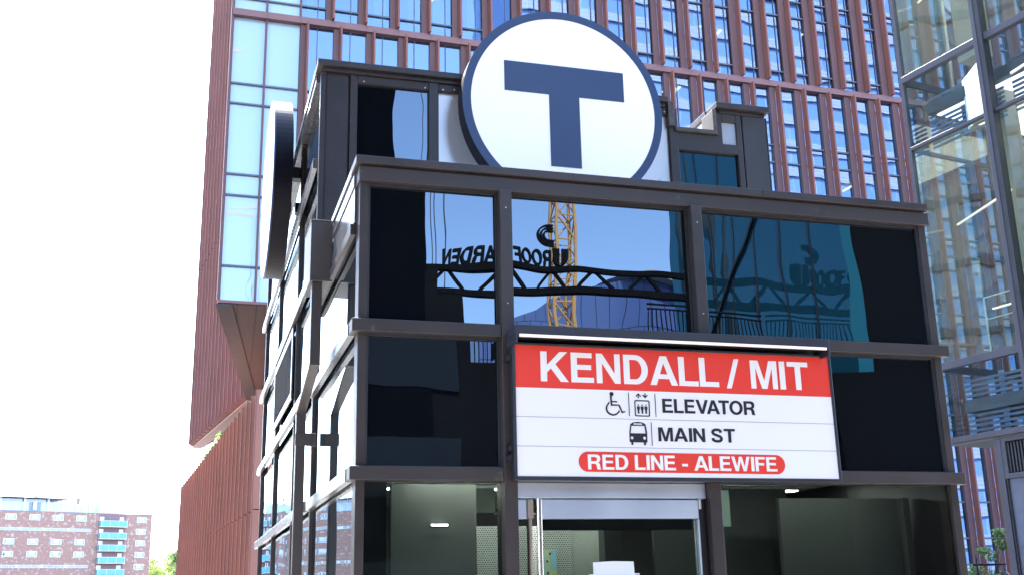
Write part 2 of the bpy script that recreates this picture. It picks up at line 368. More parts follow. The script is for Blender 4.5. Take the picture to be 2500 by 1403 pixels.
# --- tall block behind: front wall at y=1.98
Y2 = 1.98
hp(box(-.02, .02, Y2, 2.04, 3.9, 5.44).box(.02, .19, Y2+.012, 2.04, 3.9, 5.47).box(-.02, .02, Y2+.001, 2.04, 5.44, 5.47), 'corner_panel', bronze)
hp(box(.19, .202, Y2+.03, 2.04, 3.9, 5.47), 'seam', blackm, bevel=0)
hp(box(.202, .256, Y2, 2.04, 3.9, 5.47).box(.256, .80, Y2, 2.04, 5.405, 5.47), 'window_frame', bronze_dusty)
pane(.256, .80, 3.9, 5.405, Y2+.03)
hp(box(.80, .876, Y2-.006, 2.04, 3.9, 5.47), 'post', bronze)
hp(box(.876, 2.785, Y2, 2.04, 5.405, 5.47), 'frieze', bronze_dusty)
hp(box(.876, 2.785, Y2+.03, 2.04, 3.9, 5.405), 'metal_panel', silver_panel, bevel=0)
hp(box(2.785, 2.862, Y2-.004, 2.10, 3.9, 5.47), 'post', bronze_dusty)
hp(box(2.862, 3.262, Y2-.002, 2.10, 5.115, 5.265).box(3.21, 3.262, Y2-.002, 2.10, 5.265, 5.47).box(3.262, 3.392, Y2-.002, 2.10, 5.398, 5.47).box(3.262, 3.392, Y2-.002, 2.10, 5.115, 5.20).box(3.392, 3.44, Y2-.002, 2.10, 3.9, 5.47), 'window_frame', bronze_dusty)
pane(2.862, 3.392, 3.9, 5.115, Y2+.03)
hp(box(3.262, 3.392, Y2+.02, Y2+.04, 5.20, 5.398), 'small_pane', M('frosted_pane', (.42, .47, .54), .3), bevel=0)
hp(box(3.44, 3.452, Y2+.03, 2.04, 3.9, 5.47), 'seam', blackm, bevel=0)
hp(box(3.452, 3.665, Y2, 2.04, 3.9, 5.47), 'corner_panel', M('worn_bronze_metal', (.046, .044, .048), .45, 0, .2, 2, dirt=((.14, .13, .11), 16, .66)))
hp(box(3.665, 3.682, Y2, 7.4, 3.9, 5.47), 'side_wall', blackm)
hp(box(3.54, 3.577, .125, 7.4, ZB, 3.85), 'side_wall', blackm)
hp(box(.1, 3.53, 7.3, 7.34, ZB, 5.4), 'rear_wall', blackm)
# roof caps, parapet notch and the inner parapet return
hp(box(-.05, 2.77, Y2-.055, 2.12, 5.50, 5.548).box(0, 2.76, Y2-.02, 2.08, 5.47, 5.50), 'roof_cap', bronze)
hp(box(3.20, 3.685, Y2-.055, 2.12, 5.50, 5.548).box(3.24, 3.66, Y2-.012, 2.08, 5.47, 5.50), 'roof_cap', bronze)
hp(box(-.05, -.006, 2.125, 7.45, 5.50, 5.548).box(-.04, .05, 2.125, 7.4, 5.44, 5.498), 'roof_cap', bronze_satin_lit)
hp(box(2.775, 2.83, Y2-.03, 2.16, 5.305, 5.52).box(2.83, 3.205, Y2-.03, 2.16, 5.27, 5.303).box(3.172, 3.205, Y2-.03, 2.16, 5.303, 5.49), 'parapet_flashing', M('weathered_flashing', (.085, .074, .064), .5, 0, .25, 9, dirt=((.17, .13, .08), 18, .55)))
ret = M('sunlit_return_metal', (.90, .90, .90), .5, 0, .03, 2)  # near-white base carries the glare of sun on this return
hp(box(3.215, 3.235, 2.125, 4.6, 5.27, 5.49), 'parapet_return', ret)
hp(box(3.19, 3.26, 2.125, 4.62, 5.50, 5.548), 'roof_cap', bronze_satin_lit)
hp(box(.05, 3.66, 2.17, 7.3, 5.15, 5.20), 'roof_deck', MATS['roof_membrane'])
# --- rain box and downspout on the left side
rb = hp(box(-.152, -.016, 1.05, 1.45, 3.578, 3.972), 'rain_box', M('brown_bronze_metal', (.066, .056, .053), .4, 0, .07, 3))
hp(box(-.156, -.014, 1.045, 1.452, 3.972, 3.978), 'lid', bronze_satin_lit, rb)
brown = MATS['brown_bronze_metal']
dsp = MB().box(-.135, -.072, 1.08, 1.16, 3.06, 3.577)
dsp.box(-.135, -.072, 1.85, 1.93, ZB, 2.88)
k = len(dsp.v)
dsp.v += [(-.135, 1.08, 3.058), (-.072, 1.08, 3.058), (-.072, 1.16, 3.058), (-.135, 1.16, 3.058), (-.135, 1.85, 2.882), (-.072, 1.85, 2.882), (-.072, 1.93, 2.882), (-.135, 1.93, 2.882)]
dsp.f += [tuple(k+i for i in q) for q in ((0, 1, 5, 4), (1, 2, 6, 5), (2, 3, 7, 6), (3, 0, 4, 7))]
ds = hp(dsp, 'downspout', brown)
hp(box(-.140, -.034, 1.84, 1.845, 2.66, 2.745).box(-.067, -.001, 1.845, 1.87, 2.66, 2.745), 'bracket', brown, ds)
hp(box(-.137, -.070, 1.078, 1.162, 3.052, 3.062), 'collar', brown, ds); hp(box(-.137, -.070, 1.848, 1.932, 2.875, 2.885), 'collar', brown, ds)

# --- doorway
dr = hp(box(.848, 1.94, .0, .07, 2.157, 2.240), 'door_header', steel)
door = hp(box(.972, 1.884, -.012, .05, 2.049, 2.150), 'door_leaf', steel)
hp(box(.972, 1.875, .012, .024, .2, 2.047), 'pane', vision, door, 0)
hp(box(1.876, 1.886, -.012, .05, .2, 2.047), 'edge_strip', steel, door)
hp(box(.976, 1.86, .026, .04, 1.99, 2.046), 'edge_strip', blackm, door)
ph = MB().tube((.957, -.05, .5), (.957, -.05, 2.15), .0145, 20)
hp(ph, 'pull_bar', M('pinkish_steel', (.75, .68, .64), .22, .9, .03, 3), door, 0)
hp(box(.905, .938, -.01, .05, 2.05, 2.15).box(.915, .932, .0, .05, .2, 2.05), 'jamb', M('tan_steel', (.42, .36, .30), .35, .6), None)
hp(box(.848, .905, .0, .05, 2.049, 2.150), 'side_light_rail', steel)
hp(box(.848, .913, .012, .024, .2, 2.048), 'side_light', vision, bevel=0)
hp(box(1.888, 1.94, .02, .07, .2, 2.155), 'jamb', blackm)
hp(box(1.886, 1.902, -.014, .018, 2.10, 2.156), 'hinge', M('light_hinge_metal', (.6, .6, .6), .35, .5))
# --- inside of the lobby
hp(box(.06, 3.5, .1, 6.9, .13, .14), 'lobby_floor', M('lobby_floor', (.2, .2, .2), .5))
hp(box(.06, 3.5, .1, 3.2, 2.36, 2.38), 'lobby_ceiling', M('lobby_ceiling', (.45, .47, .44), .6))
hp(box(.06, 3.5, 3.2, 3.22, .14, 2.36), 'lobby_wall', inner_dark, bevel=0)
hp(box(.225, .695, .25, .29, .14, 2.25), 'inner_panel', inner_grey)
hp(box(.075, .215, .3, .32, .14, 2.3), 'inner_panel', M('black_inner', (.02, .022, .026), .4))
hp(box(.90, 1.06, 1.2, 1.22, 2.17, 2.325), 'inner_panel', M('pale_green_panel', (.42, .47, .42), .5))
hp(box(.80, 1.95, 1.19, 1.23, 2.09, 2.165).box(1.78, 1.90, 1.19, 1.3, .14, 2.165), 'inner_beam', M('dark_beam', (.03, .034, .038), .4))
mesh_m, nt, n, l = nodes('perforated_sheet'); b = n['Principled BSDF']; b.inputs['Base Color'].default_value = (.42, .46, .44, 1); b.inputs['Roughness'].default_value = .45; b.inputs['Metallic'].default_value = .3
vv = coords(n, l); mp = n.new('ShaderNodeMapping'); mp.inputs['Rotation'].default_value = (R(-90), 0, 0); mp.inputs['Scale'].default_value = (62, 62, 62); l.new(vv, mp.inputs[0])
vo = n.new('ShaderNodeTexBrick'); vo.inputs['Scale'].default_value = 1; vo.inputs['Brick Width'].default_value = 1; vo.inputs['Row Height'].default_value = .85; vo.inputs['Mortar Size'].default_value = .2
vo.inputs['Color1'].default_value = vo.inputs['Color2'].default_value = (0, 0, 0, 1); vo.inputs['Mortar'].default_value = (1, 1, 1, 1)
l.new(mp.outputs[0], vo.inputs['Vector']); l.new(vo.outputs['Color'], b.inputs['Alpha'])
hp(box(1.00, 1.70, 1.6, 1.603, .14, 2.125), 'perforated_screen', mesh_m, bevel=0)
hp(box(1.70, 1.90, 1.61, 1.63, .14, 2.125), 'inner_panel', M('grey_green_panel', (.21, .235, .215), .5))
hp(box(2.0, 2.95, .9, .94, .14, 2.3), 'inner_panel', M('dark_green_panel', (.055, .068, .066), .45))
hp(box(2.62, 3.44, .42, .46, .14, 2.2), 'inner_panel', M('slate_panel', (.075, .084, .080), .45))
hp(box(3.452, 3.5, .38, .46, .14, 2.2), 'inner_panel', MATS['slate_panel'])
hp(box(2.30, 2.36, .55, .56, 2.04, 2.26), 'inner_panel', M('green_edge_panel', (.30, .42, .38), .4))
lb = hp(box(.3, 3.3, .12, .20, 2.335, 2.355), 'added_ceiling_lamp', white_paint); hp(box(.31, 3.29, .13, .19, 2.330, 2.335), 'diffuser', LAMP('added_lobby_light', (1, .97, .9), 3.0), lb, 0)  # unseen lamp set ahead of the grey panel to brighten it
lb = hp(box(.3, 3.3, 1.32, 1.42, 2.335, 2.355), 'added_ceiling_lamp', white_paint); hp(box(.31, 3.29, 1.33, 1.41, 2.330, 2.335), 'diffuser', LAMP('added_lobby_light_deep', (1, .97, .9), 5), lb, 0)  # second unseen lamp, added to brighten the deeper lobby
lb = hp(box(.44, .535, .235, .249, 2.028, 2.040), 'panel_glint', white_paint, bevel=0); hp(box(.443, .532, .230, .235, 2.030, 2.038), 'diffuser', LAMP('panel_glint_glow', (1, 1, 1), 2.5), lb, 0)  # small glow standing in for a light dash mirrored on the panel

# poster behind the glass
po = thing('map_poster', 'yellow and blue street map poster behind the door glass beside the steel bar', 'poster', (1.52, 1.59, 1.5))
box(1.455, 1.585, 1.592, 1.597, 1.2, 1.955).build('sheet', M('map_paper', (.5, .5, .16), .6, 0, .1, 14, c2=(.22, .42, .46)), po, (1.52, 1.59, 1.5))
box(1.455, 1.50, 1.589, 1.592, 1.2, 1.954).box(1.545, 1.585, 1.589, 1.592, 1.83, 1.954).build('water', M('map_water', (.17, .38, .44), .6), po, (1.52, 1.59, 1.5))
mk = MB()
for x, z in ((1.533, 1.925), (1.512, 1.875), (1.516, 1.80), (1.56, 1.77)): mk.box(x, x+.012, 1.587, 1.589, z, z+.014)
mk.build('symbols', signblack, po, (1.52, 1.59, 1.5))
# paper notice on the door
pn = thing('paper_notice', 'blank white paper sheets taped to the entrance door glass', 'paper', (1.38, -.0, 1.7))
MB().prism([(1.245, 1.60), (1.515, 1.60), (1.50, 1.70), (1.494, 1.826), (1.38, 1.829), (1.265, 1.824), (1.266, 1.72)], .008, .0105, 'y').build('sheet', paperm, pn, (1.38, 0, 1.7))
MB().prism([(1.238, 1.52), (1.524, 1.52), (1.523, 1.765), (1.238, 1.762)], .004, .007, 'y').build('sheet', paperm, pn, (1.38, 0, 1.7))
nb = MB()
for i in range(6): nb.box(1.497+(i % 2)*.004, 1.517, .0025, .004, 1.755-i*.006, 1.758-i*.006)
nb.build('print', M('blue_ink', (.15, .17, .4), .6), pn, (1.38, 0, 1.7))

# ================================================================== round T signs
def roundel(name, label, loc, rz):
    t = thing(name, label, 'transit sign', loc, rz, 'round T signs on the headhouse')
    r = .804; ri = .740
    MB().prism(circle(0, 0, r-.002), 0.012, .16, 'y').build('drum', M('black_sign_rim', (.005, .005, .009), .42, 0, .15, 3, spec=.2, dirt=((.05, .05, .06), 24, .76)), t, smooth=False)
    MB().prism(circle(0, 0, ri), 0.0, .011, 'y').build('face', discwhite, t)
    MB().prism(circle(0, 0, r), -.002, .011, 'y', [circle(0, 0, ri+.0005)[::-1]]).build('ring', navy, t)
    MB().prism([(-.126, -.496), (.119, -.496), (.119, .089), (.49, .089), (.49, .337), (-.478, .337), (-.478, .089), (-.126, .089)], -.004, -.0005, 'y').build('letter', navy, t)
    for x in (-.5, .4): MB().box(x, x+.1, .16, .255, -.05, .05).build('mount', blackm, t)
    return t
roundel('round_sign', 'white disc with navy rim and large navy letter T above the front cornice', (1.806, 1.72, 5.258), 0)
o = roundel('round_sign', 'round white disc sign seen edge-on, jutting from the left side of the headhouse', (-.26, 4.05, 5.258), R(-90))

# ================================================================== station name sign
S = thing('station_sign', 'rectangular red and white station name sign with elevator and bus symbols above the door', 'station sign', (1.766, -.05, 2.24))
SO = (1.766, -.05, 2.24)
def sp(mb, name, mat, parent=None, bevel=0): return mb.build(name, mat, parent or S, SO, bevel)
yf = -.12
sp(box(.807, 2.725, -.118, -.045, 2.237, 2.967), 'cabinet', blackm, bevel=.004)
fr = box(.807, .822, yf-.006, -.118, 2.237, 2.967).box(2.708, 2.725, yf-.006, -.118, 2.237, 2.967).box(.822, 2.708, yf-.006, -.118, 2.237, 2.258).box(.822, 2.708, yf-.006, -.118, 2.953, 2.967)
sp(fr, 'frame', M('sign_frame_metal', (.04, .042, .05), .3, .2), bevel=.003)
sp(box(.822, 2.708, yf, -.1185, 2.258, 2.724), 'panel', signwhite)
sp(box(.822, 2.708, yf, -.1185, 2.7245, 2.953), 'header', signred)
Yt = (yf-.0025, yf-.0003)
sp(text_mb('KENDALL', .963, 2.006, 2.760, 2.923, *Yt), 'station_name', signwhite)
sp(text_mb('/', 2.052, 2.134, 2.755, 2.923, *Yt), 'station_name', signwhite)
sp(text_mb('MIT', 2.205, 2.571, 2.759, 2.920, *Yt), 'station_name', signwhite)
sp(text_mb('ELEVATOR', 1.655, 2.217, 2.608, 2.685, *Yt), 'lettering', signblack)
sp(text_mb('MAIN ST', 1.622, 2.081, 2.452, 2.527, *Yt), 'lettering', signblack)
pill = earc(1.212, 2.337, .053, .053, 90, 270, 16)+earc(2.321, 2.334, .053, .053, -90, 90, 16)
pl = sp(MB().prism(pill, *Yt, 'y'), 'line_badge', signred)
sp(text_mb('RED LINE - ALEWIFE', 1.210, 2.323, 2.296, 2.375, yf-.005, yf-.0027), 'lettering', signwhite, pl)
gl = M('grey_rule', (.35, .36, .38), .5)
sp(box(.822, 2.708, yf-.0012, yf-.0003, 2.567, 2.570).box(.822, 2.708, yf-.0012, yf-.0003, 2.413, 2.416), 'divider', gl)
sp(box(1.4575, 1.4610, *Yt, 2.584, 2.713).box(1.6125, 1.6160, *Yt, 2.584, 2.711).box(1.5815, 1.5850, *Yt, 2.427, 2.555), 'divider', signblack)
wc = MB(); wc.prism(circle(1.3609, 2.7022, .0115, 24), *Yt, 'y')
wc.prism([(1.3515, 2.692), (1.3613, 2.6936), (1.3622, 2.665), (1.392, 2.6644), (1.3909, 2.6578), (1.3626, 2.6577), (1.3633, 2.6468), (1.4047, 2.646), (1.4203, 2.6091), (1.4341, 2.612), (1.4361, 2.6059), (1.4163, 2.5992), (1.3974, 2.6396), (1.3548, 2.6392)], *Yt, 'y')
wc.prism([(1.3474, 2.6621), (1.3372, 2.6519), (1.3269, 2.6378), (1.3231, 2.6213), (1.3284, 2.6032), (1.3421, 2.5901), (1.3649, 2.5841), (1.3845, 2.5889), (1.3986, 2.6013), (1.404, 2.6087), (1.3986, 2.617), (1.3951, 2.6085), (1.3849, 2.5984), (1.3672, 2.5922), (1.3482, 2.5982), (1.3364, 2.6089), (1.332, 2.6233), (1.3358, 2.638), (1.3436, 2.6473), (1.3461, 2.6522)], *Yt, 'y')
sp(wc, 'wheelchair_symbol', signblack)
el = MB(); el.prism([(1.4915, 2.6642), (1.4935, 2.671), (1.5, 2.6733), (1.5726, 2.673), (1.5785, 2.6705), (1.5803, 2.6644), (1.5793, 2.5928), (1.577, 2.586), (1.5702, 2.5842), (1.4997, 2.5847), (1.4930, 2.587), (1.4915, 2.5922)], *Yt, 'y',
  [[(1.4968, 2.6621), (1.4985, 2.6660), (1.5042, 2.6675), (1.5687, 2.667), (1.5732, 2.6655), (1.5747, 2.662), (1.5736, 2.5964), (1.5715, 2.591), (1.5674, 2.5896), (1.5031, 2.5903), (1.4985, 2.592), (1.4971, 2.5953)]])
for i in range(3):
    dx = i*.022
    el.prism([(1.5058+dx, 2.6395), (1.5215+dx, 2.6399), (1.5222+dx, 2.6245), (1.5184+dx, 2.62), (1.5181+dx, 2.6002), (1.5142+dx, 2.6002), (1.5140+dx, 2.6190), (1.5132+dx, 2.6190), (1.5130+dx, 2.6002), (1.5091+dx, 2.6), (1.5086+dx, 2.6198), (1.5053+dx, 2.6241)], *Yt, 'y')
    el.prism(circle(1.5137+dx, 2.6468, .0036, 12), *Yt, 'y')
el.prism([(1.5164, 2.7114), (1.5325, 2.6956), (1.5283, 2.6918), (1.519, 2.7007), (1.5192, 2.6841), (1.5133, 2.6839), (1.5131, 2.7006), (1.5039, 2.6918), (1.4998, 2.6954)], *Yt, 'y')
el.prism([(1.5555, 2.6844), (1.5402, 2.7002), (1.5448, 2.7048), (1.5533, 2.6954), (1.5535, 2.7117), (1.559, 2.7119), (1.5593, 2.6956), (1.568, 2.7033), (1.5721, 2.6997)], *Yt, 'y')
sp(el, 'elevator_symbol', signblack)
bu = MB().prism([(1.4533, 2.4447), (1.454, 2.4953), (1.4615, 2.5408), (1.4756, 2.5502), (1.5031, 2.5545), (1.5322, 2.5515), (1.5494, 2.5427), (1.5566, 2.4973), (1.5555, 2.4446), (1.548, 2.4441), (1.5469, 2.4318), (1.5409, 2.4281), (1.5352, 2.4316), (1.5348, 2.4439), (1.4742, 2.4443), (1.4735, 2.4324), (1.4679, 2.4284), (1.4627, 2.4322), (1.4626, 2.4445)], *Yt, 'y',
  [[(1.4673, 2.5329), (1.5422, 2.5334), (1.5478, 2.4949), (1.5449, 2.492), (1.4628, 2.4926), (1.4606, 2.4954)], [(1.4812, 2.5467), (1.5288, 2.5467), (1.5317, 2.5427), (1.5284, 2.5386), (1.4808, 2.5387), (1.4783, 2.5426)], circle(1.4681, 2.4673, .0085, 16), circle(1.5404, 2.4672, .0085, 16)])
sp(bu, 'bus_symbol', signblack)
cl = MB()
for z in (2.34, 2.39, 2.87): cl.box(.785, .806, -.10, -.046, z, z+.03)
sp(cl, 'clip', blackm)
LB = thing('sign_light', 'black bar lamp with a lit white strip mounted over the station name sign', 'lamp', (1.74, -.1, 3.0))
box(.80, 2.672, -.215, -.045, 2.992, 3.042).box(.80, .812, -.215, -.045, 2.945, 2.992).box(2.66, 2.672, -.215, -.045, 2.945, 2.992).build('housing', M('lamp_housing', (.026, .028, .038), .4), LB, (1.74, -.1, 3.0), .003)
box(.822, 2.65, -.218, -.207, 2.977, 2.991).build('diffuser', LAMP('strip_light', (1, .86, .74), .02), LB, (1.74, -.1, 3.0))

# ================================================================== copper office tower
TR = R(1.9); BAY = 1.815
T = thing('office_tower', 'tall copper red office tower with vertical fins and blue glass behind the headhouse', 'office tower', (.204, 50, 0), TR)
NB = 34
tw = GLASS('blue_tower_glass', (.28, .34, .40), (.61, .77, 1.0), 3.2, (.32, .0075), rnd=True)
twl = MIRROR('pale_corner_glass', (.34, .39, .42), (.80, .92, 1.0), 2.0, (.35, .012), rnd=True)
fin_u = MB().prism([(-.17, .0), (-.12, -.42), (-.02, -.44), (0, .0)], 32.52, 58, 'z'); fin_l = MB().prism([(0, .0), (.05, -.40), (.14, -.42), (.17, .0)], 16.25, 32.1, 'z')
fu = fin_u.build('fin', copper_fin, T); fl = fin_l.build('fin', copper_fin, T); first = {'u': True, 'l': True}
def place(o, key, loc):
    if first[key]: first[key] = False; o.location = loc; return o
    return dup(o, loc, T)
pan = MB()
def wd(k): return .26+.20*min(k, 24)/22
for k in range(3, NB):   # upper tier: panel and fin end at the joint
    J = BAY*k
    pan.box(J-.17-wd(k), J-.171, .03, .18, 32.51, 58); place(fu, 'u', (J, 0, 0))
for k in range(2, NB):
    J = BAY*k
    pan.box(J+.01, J+wd(k), .03, .18, 0.1 if k > 13 else 16.3, 32.11); place(fl, 'l', (J+wd(k), 0, 0))
pan.build('cladding_panels', copper, T)
# lower fins next to the ground, only the far end of the front is seen
fb = MB().prism([(0, .0), (.05, -.40), (.14, -.42), (.17, .0)], .1, 16.2, 'z').build('fin', copper_fin, T)
kk = 0
for k in range(14, NB):
    loc = (BAY*k+wd(k), 0, 0)
    if kk == 0: fb.location = loc
    else: dup(fb, loc, T)
    kk += 1
T_band = MB().box(0, BAY*NB, -.12, .2, 32.12, 32.50); T_band.build('band', copper_band, T)
MB().box(-.02, BAY*NB, -.06, .2, 16.16, 16.30).build('band', copper_band, T)
jn = MB()
for k in range(NB): jn.box(BAY*k-.012, BAY*k+.012, -.124, -.119, 32.13, 32.49)
jn.build('band_joint', dark_line, T)
# windows: one per bay and tier, frame with a pane inside it
win_metal = M('window_grey_metal', (.085, .095, .12), .4)
def win(z0, z1, wdt, rails, mat, mid=True):
    f = MB()
    for z in rails: f.box(0, wdt, .10, .20, z-.045, z+.045)
    if mid: f.box(wdt*.52-.02, wdt*.52+.02, .16, .21, z0, z1)
    f.box(0, .04, .14, .21, z0, z1)
    o = f.build('window', win_metal, T)
    MB().quad((0, .22, z0), (wdt, .22, z0), (wdt, .22, z1), (0, .22, z1)).build('pane', mat, o)
    return o
RU = (33.30, 37.30, 38.45, 42.4, 43.6, 48.7, 53.8); RLW = (18.14, 21.94, 23.10, 27.08, 28.23)
wu = win(32.51, 58, BAY, RU, tw); wl = win(16.3, 32.11, BAY, RLW, tw); wb = win(.1, 16.15, BAY, (3.0, 4.5, 6.6, 11.8, 13.), tw)
for k in range(2, NB):
    if k == 2: wu.location = (BAY*k, 0, 0); wl.location = (BAY*k, 0, 0)
    else: dup(wu, (BAY*k, 0, 0), T); dup(wl, (BAY*k, 0, 0), T)
for k in range(14, NB):
    if k == 14: wb.location = (BAY*k, 0, 0)
    else: dup(wb, (BAY*k, 0, 0), T)
w1 = win(32.51, 58, BAY-.02, RU, twl, False); w2 = win(16.3, 32.11, BAY-.02, RLW, twl, False)
dup(w1, (BAY, 0, 0), T); dup(w2, (BAY, 0, 0), T)
MB().box(-.06, .05, -.02, .25, 16.3, 58).box(BAY-.05, BAY+.05, .02, .24, 32.51, 58).box(BAY-.05, BAY+.05, .02, .24, 16.3, 32.11).box(2*BAY-.05, 2*BAY+.05, .02, .24, 32.51, 58).build('corner_mullion', copper, T)
# rooms behind the glass: slabs, ceilings, back wall
sl_ = MB()
for z in (18.2, 22.0, 27.15, 32.2, 37.4, 42.5): sl_.box(2*BAY, BAY*NB, .5, 8, z, z+1.0)
for z in (3.1, 6.2, 11.9): sl_.box(BAY*14, BAY*NB, .5, 8, z, z+1.0)
sl_.build('floor_slabs', STRIPES('blind_slats', (.36, .37, .46), (.20, .22, .30), .17, 'Z', .3), T)
MB().box(2*BAY, BAY*NB, 7.5, 7.7, 0, 58).build('core_wall', M('office_wall', (.30, .31, .32), .7, 0, .35, .5), T)
cur = MB()
for k in range(2, NB):
    for z in (23.1, 28.3, 33.3, 38.5):
        if random.random() < .55: a = random.uniform(0, .9); cur.box(BAY*k+a, BAY*k+a+random.uniform(.3, .9), .7, .8, z, z+random.uniform(1.5, 3.9))
cur.build('blinds', M('pale_blind', (.55, .58, .56), .7, 0, .2, .5), T)
def ring(mb, c, r, t):
    n = 28
    for i in range(n):
        a, b = 2*math.pi*i/n, 2*math.pi*(i+1)/n
        mb.tube((c[0]+r*math.cos(a), c[1]+r*math.sin(a), c[2]), (c[0]+r*math.cos(b), c[1]+r*math.sin(b), c[2]), t, 5, cap=False)
rg = MB()
for u, v, z in ((6.4, 2.4, 31.0), (9.8, 3.2, 31.0), (13.2, 2.6, 31.0), (11.0, 2.5, 36.4)): ring(rg, (u, v, z), .8, .04)
rg.build('ring_lamps', LAMP('warm_ring', (1, .88, .65), .35), T)
ln = MB()
for u in (5.5, 7.2, 9.0, 10.8): ln.box(u, u+1.5, 1.6, 1.66, 36.6, 36.66).box(u, u+1.5, 3.2, 3.26, 36.6, 36.66)
for i in range(18):
    u = random.uniform(26, 45); z = random.choice((27.0, 32.0, 37.2, 21.8)); ln.box(u, u+.16, 1.2+random.random()*2, 1.5+random.random()*2, z-.1, z-.03)
ln.box(40.2, 42.2, 1.4, 1.46, 27.5, 27.56)
ln.build('strip_lamps', LAMP('warm_strip', (1, .85, .6), .4), T)
MB().box(0.3, BAY*NB, .5, 26, 58, 58.3).build('roof', dark_line, T)
# left wing: soffit, ribbed wall that runs back and out, deep fins on the return
def loc2(x, y):  # world to tower-local
    c, s = math.cos(-TR), math.sin(-TR); dx, dy = x-.204, y-50; return (c*dx-s*dy, s*dx+c*dy)
A = (0, 0); Bq = loc2(3.179, 77.44); Cq = loc2(-.513, 104.77)
sof = BRICKS('copper_boards', (.10, .052, .040), (.080, .043, .034), (.015, .009, .008), 9.0, .95, .045, .6, 'XY', 0, R(-86))
MB().prism([(0, .05), (BAY*NB, .05), (BAY*NB, 110), (loc2(10, 110)), Cq, Bq], 16.10, 16.16, 'z').build('soffit', sof, T)
def ribs(mb, p, q, n, dep, z0, z1, side=1):
    p, q = Vector(p), Vector(q); d = (q-p)/n; nn = Vector((-d.y, d.x)).normalized()*side
    for i in range(n):
        a = p+d*i; b = a+d; c = a+nn*dep
        mb.prism([tuple(a), tuple(c), tuple(b), tuple(b-nn*.08), tuple(a-nn*.08)], z0(i) if callable(z0) else z0, z1(i) if callable(z1) else z1, 'z')
    return mb
def rib_edges(mb, p, q, n, dep, z0, z1, side=1):
    p, q = Vector(p), Vector(q); d = (q-p)/n; nn = Vector((-d.y, d.x)).normalized()*side; e = d.normalized()
    for i in range(n):
        c = p+d*i+nn*(dep-.05); mb.prism([tuple(c-e*.02), tuple(c+nn*.055-e*.02), tuple(c+nn*.055+e*.05), tuple(c+e*.05)], z0, z1, 'z')
    return mb
bc = MB(); ribs(bc, Bq, Cq, 15, .55, 16.17, 33.0, 1); ribs(bc, Bq, Cq, 15, .55, 33.06, 85, 1)
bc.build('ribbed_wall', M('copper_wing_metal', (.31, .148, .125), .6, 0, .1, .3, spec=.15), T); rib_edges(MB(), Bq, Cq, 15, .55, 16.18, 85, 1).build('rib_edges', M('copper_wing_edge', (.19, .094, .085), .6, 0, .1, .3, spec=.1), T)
MB().prism([loc2(3.6, 79), loc2(.6, 104.5), loc2(20, 104), loc2(20, 79)], 16.2, 84.9, 'z').build('wing_core', copper, T)
ab = MB(); ribs(ab, Bq, A, 15, .02, 16.3, 58, -1); ab.build('ribbed_wall', copper, T)
dA = Vector(Bq).normalized(); nA = Vector((dA.y, -dA.x))
MB().prism([tuple(nA*-.1), tuple(nA*.7), tuple(Vector(Bq)+nA*.7), tuple(Vector(Bq)-nA*.1)], 16.03, 16.095, 'z').build('soffit_trim', M('grey_trim', (.055, .05, .052), .5, spec=.2), T)
dB = (Vector(Cq)-Vector(Bq)).normalized(); nB = Vector((-dB.y, dB.x))
MB().prism([Bq, Cq, tuple(Vector(Cq)+nB*-1.0), tuple(Vector(Bq)+nB*-1.0)], 16.03, 16.095, 'z').build('soffit_trim', M('copper_trim', (.34, .22, .18), .45), T)
MB().box(*(lambda p: (p[0], p[0]+.25, p[1]-2, p[1]-1.7))(loc2(3, 88)), 16.0, 16.028).build('soffit_lamp', LAMP('soffit_light', (1, .6, .3), 8), T)

# podium with sawtooth copper ribs
P = thing('podium_block', 'lower copper red block with stepped vertical ribs running away to the left', 'building', (2.9, 52, 0))
pc0, pc1 = (0, 0), (-3.76, 52.3)
pb = MB(); ribs(pb, pc0, pc1, 28, .55, .1, 6.15, 1); ribs(pb, pc0, pc1, 28, .55, 6.2, 12.2, 1)
pb.build('ribbed_wall', copper_rib, P); rib_edges(MB(), pc0, pc1, 28, .55, .1, 12.19, 1).build('rib_edges', copper_edge, P)
MB().prism([(0.2, 0.1), (16, .1), (16, 52), (-3.5, 52.2)], .05, 11.9, 'z').build('core', copper_rib, P)
gr = thing('glass_railing', 'clear glass railing on the terrace edge under the copper soffit', 'railing', (.9, 96, 12.0))
mb = MB()
for i in range(5): x = -.55+i*.36; mb.tube((.9+x, 96-i*1.6, 12.0), (.9+x, 96-i*1.6, 15.0), .03, 6)
mb.build('posts', white_paint, gr, (.9, 96, 12.0))
MB().quad((.3, 96.2, 12.0), (1.9, 88.5, 12.0), (1.9, 88.5, 14.9), (.3, 96.2, 14.9)).build('pane', GLASS('rail_glass', (.85, .9, .92), (.9, .95, 1), 1.5), gr, (.9, 96, 12.0))

def leafcloud(mb, c, rad, n, size, clumps=None):
    cl = clumps or [(Vector(c), Vector(rad))]
    for i in range(n):
        cc, rr = random.choice(cl)
        while True:
            p = Vector((random.uniform(-1, 1), random.uniform(-1, 1), random.uniform(-1, 1)))
            if .25 < p.length < 1: break
        p = Vector((p.x*rr.x, p.y*rr.y, p.z*rr.z))+cc
        s = size*random.uniform(.6, 1.4); a = Vector((random.gauss(0, 1), random.gauss(0, 1), random.gauss(0, 1))).normalized(); b = a.orthogonal().normalized()
        q = a.cross(b); mb.quad(tuple(p-a*s), tuple(p+b*s*.5), tuple(p+a*s), tuple(p-b*s*.5))
    return mb
lv1 = LEAVES('yellow_green_leaves', (.22, .30, .05), (.38, .46, .12), (.52, .56, .22))
lv2 = LEAVES('mid_green_leaves', (.12, .20, .06), (.24, .34, .10), (.42, .50, .20))
bark = M('bark', (.12, .09, .07), .9, 0, .3, 6)
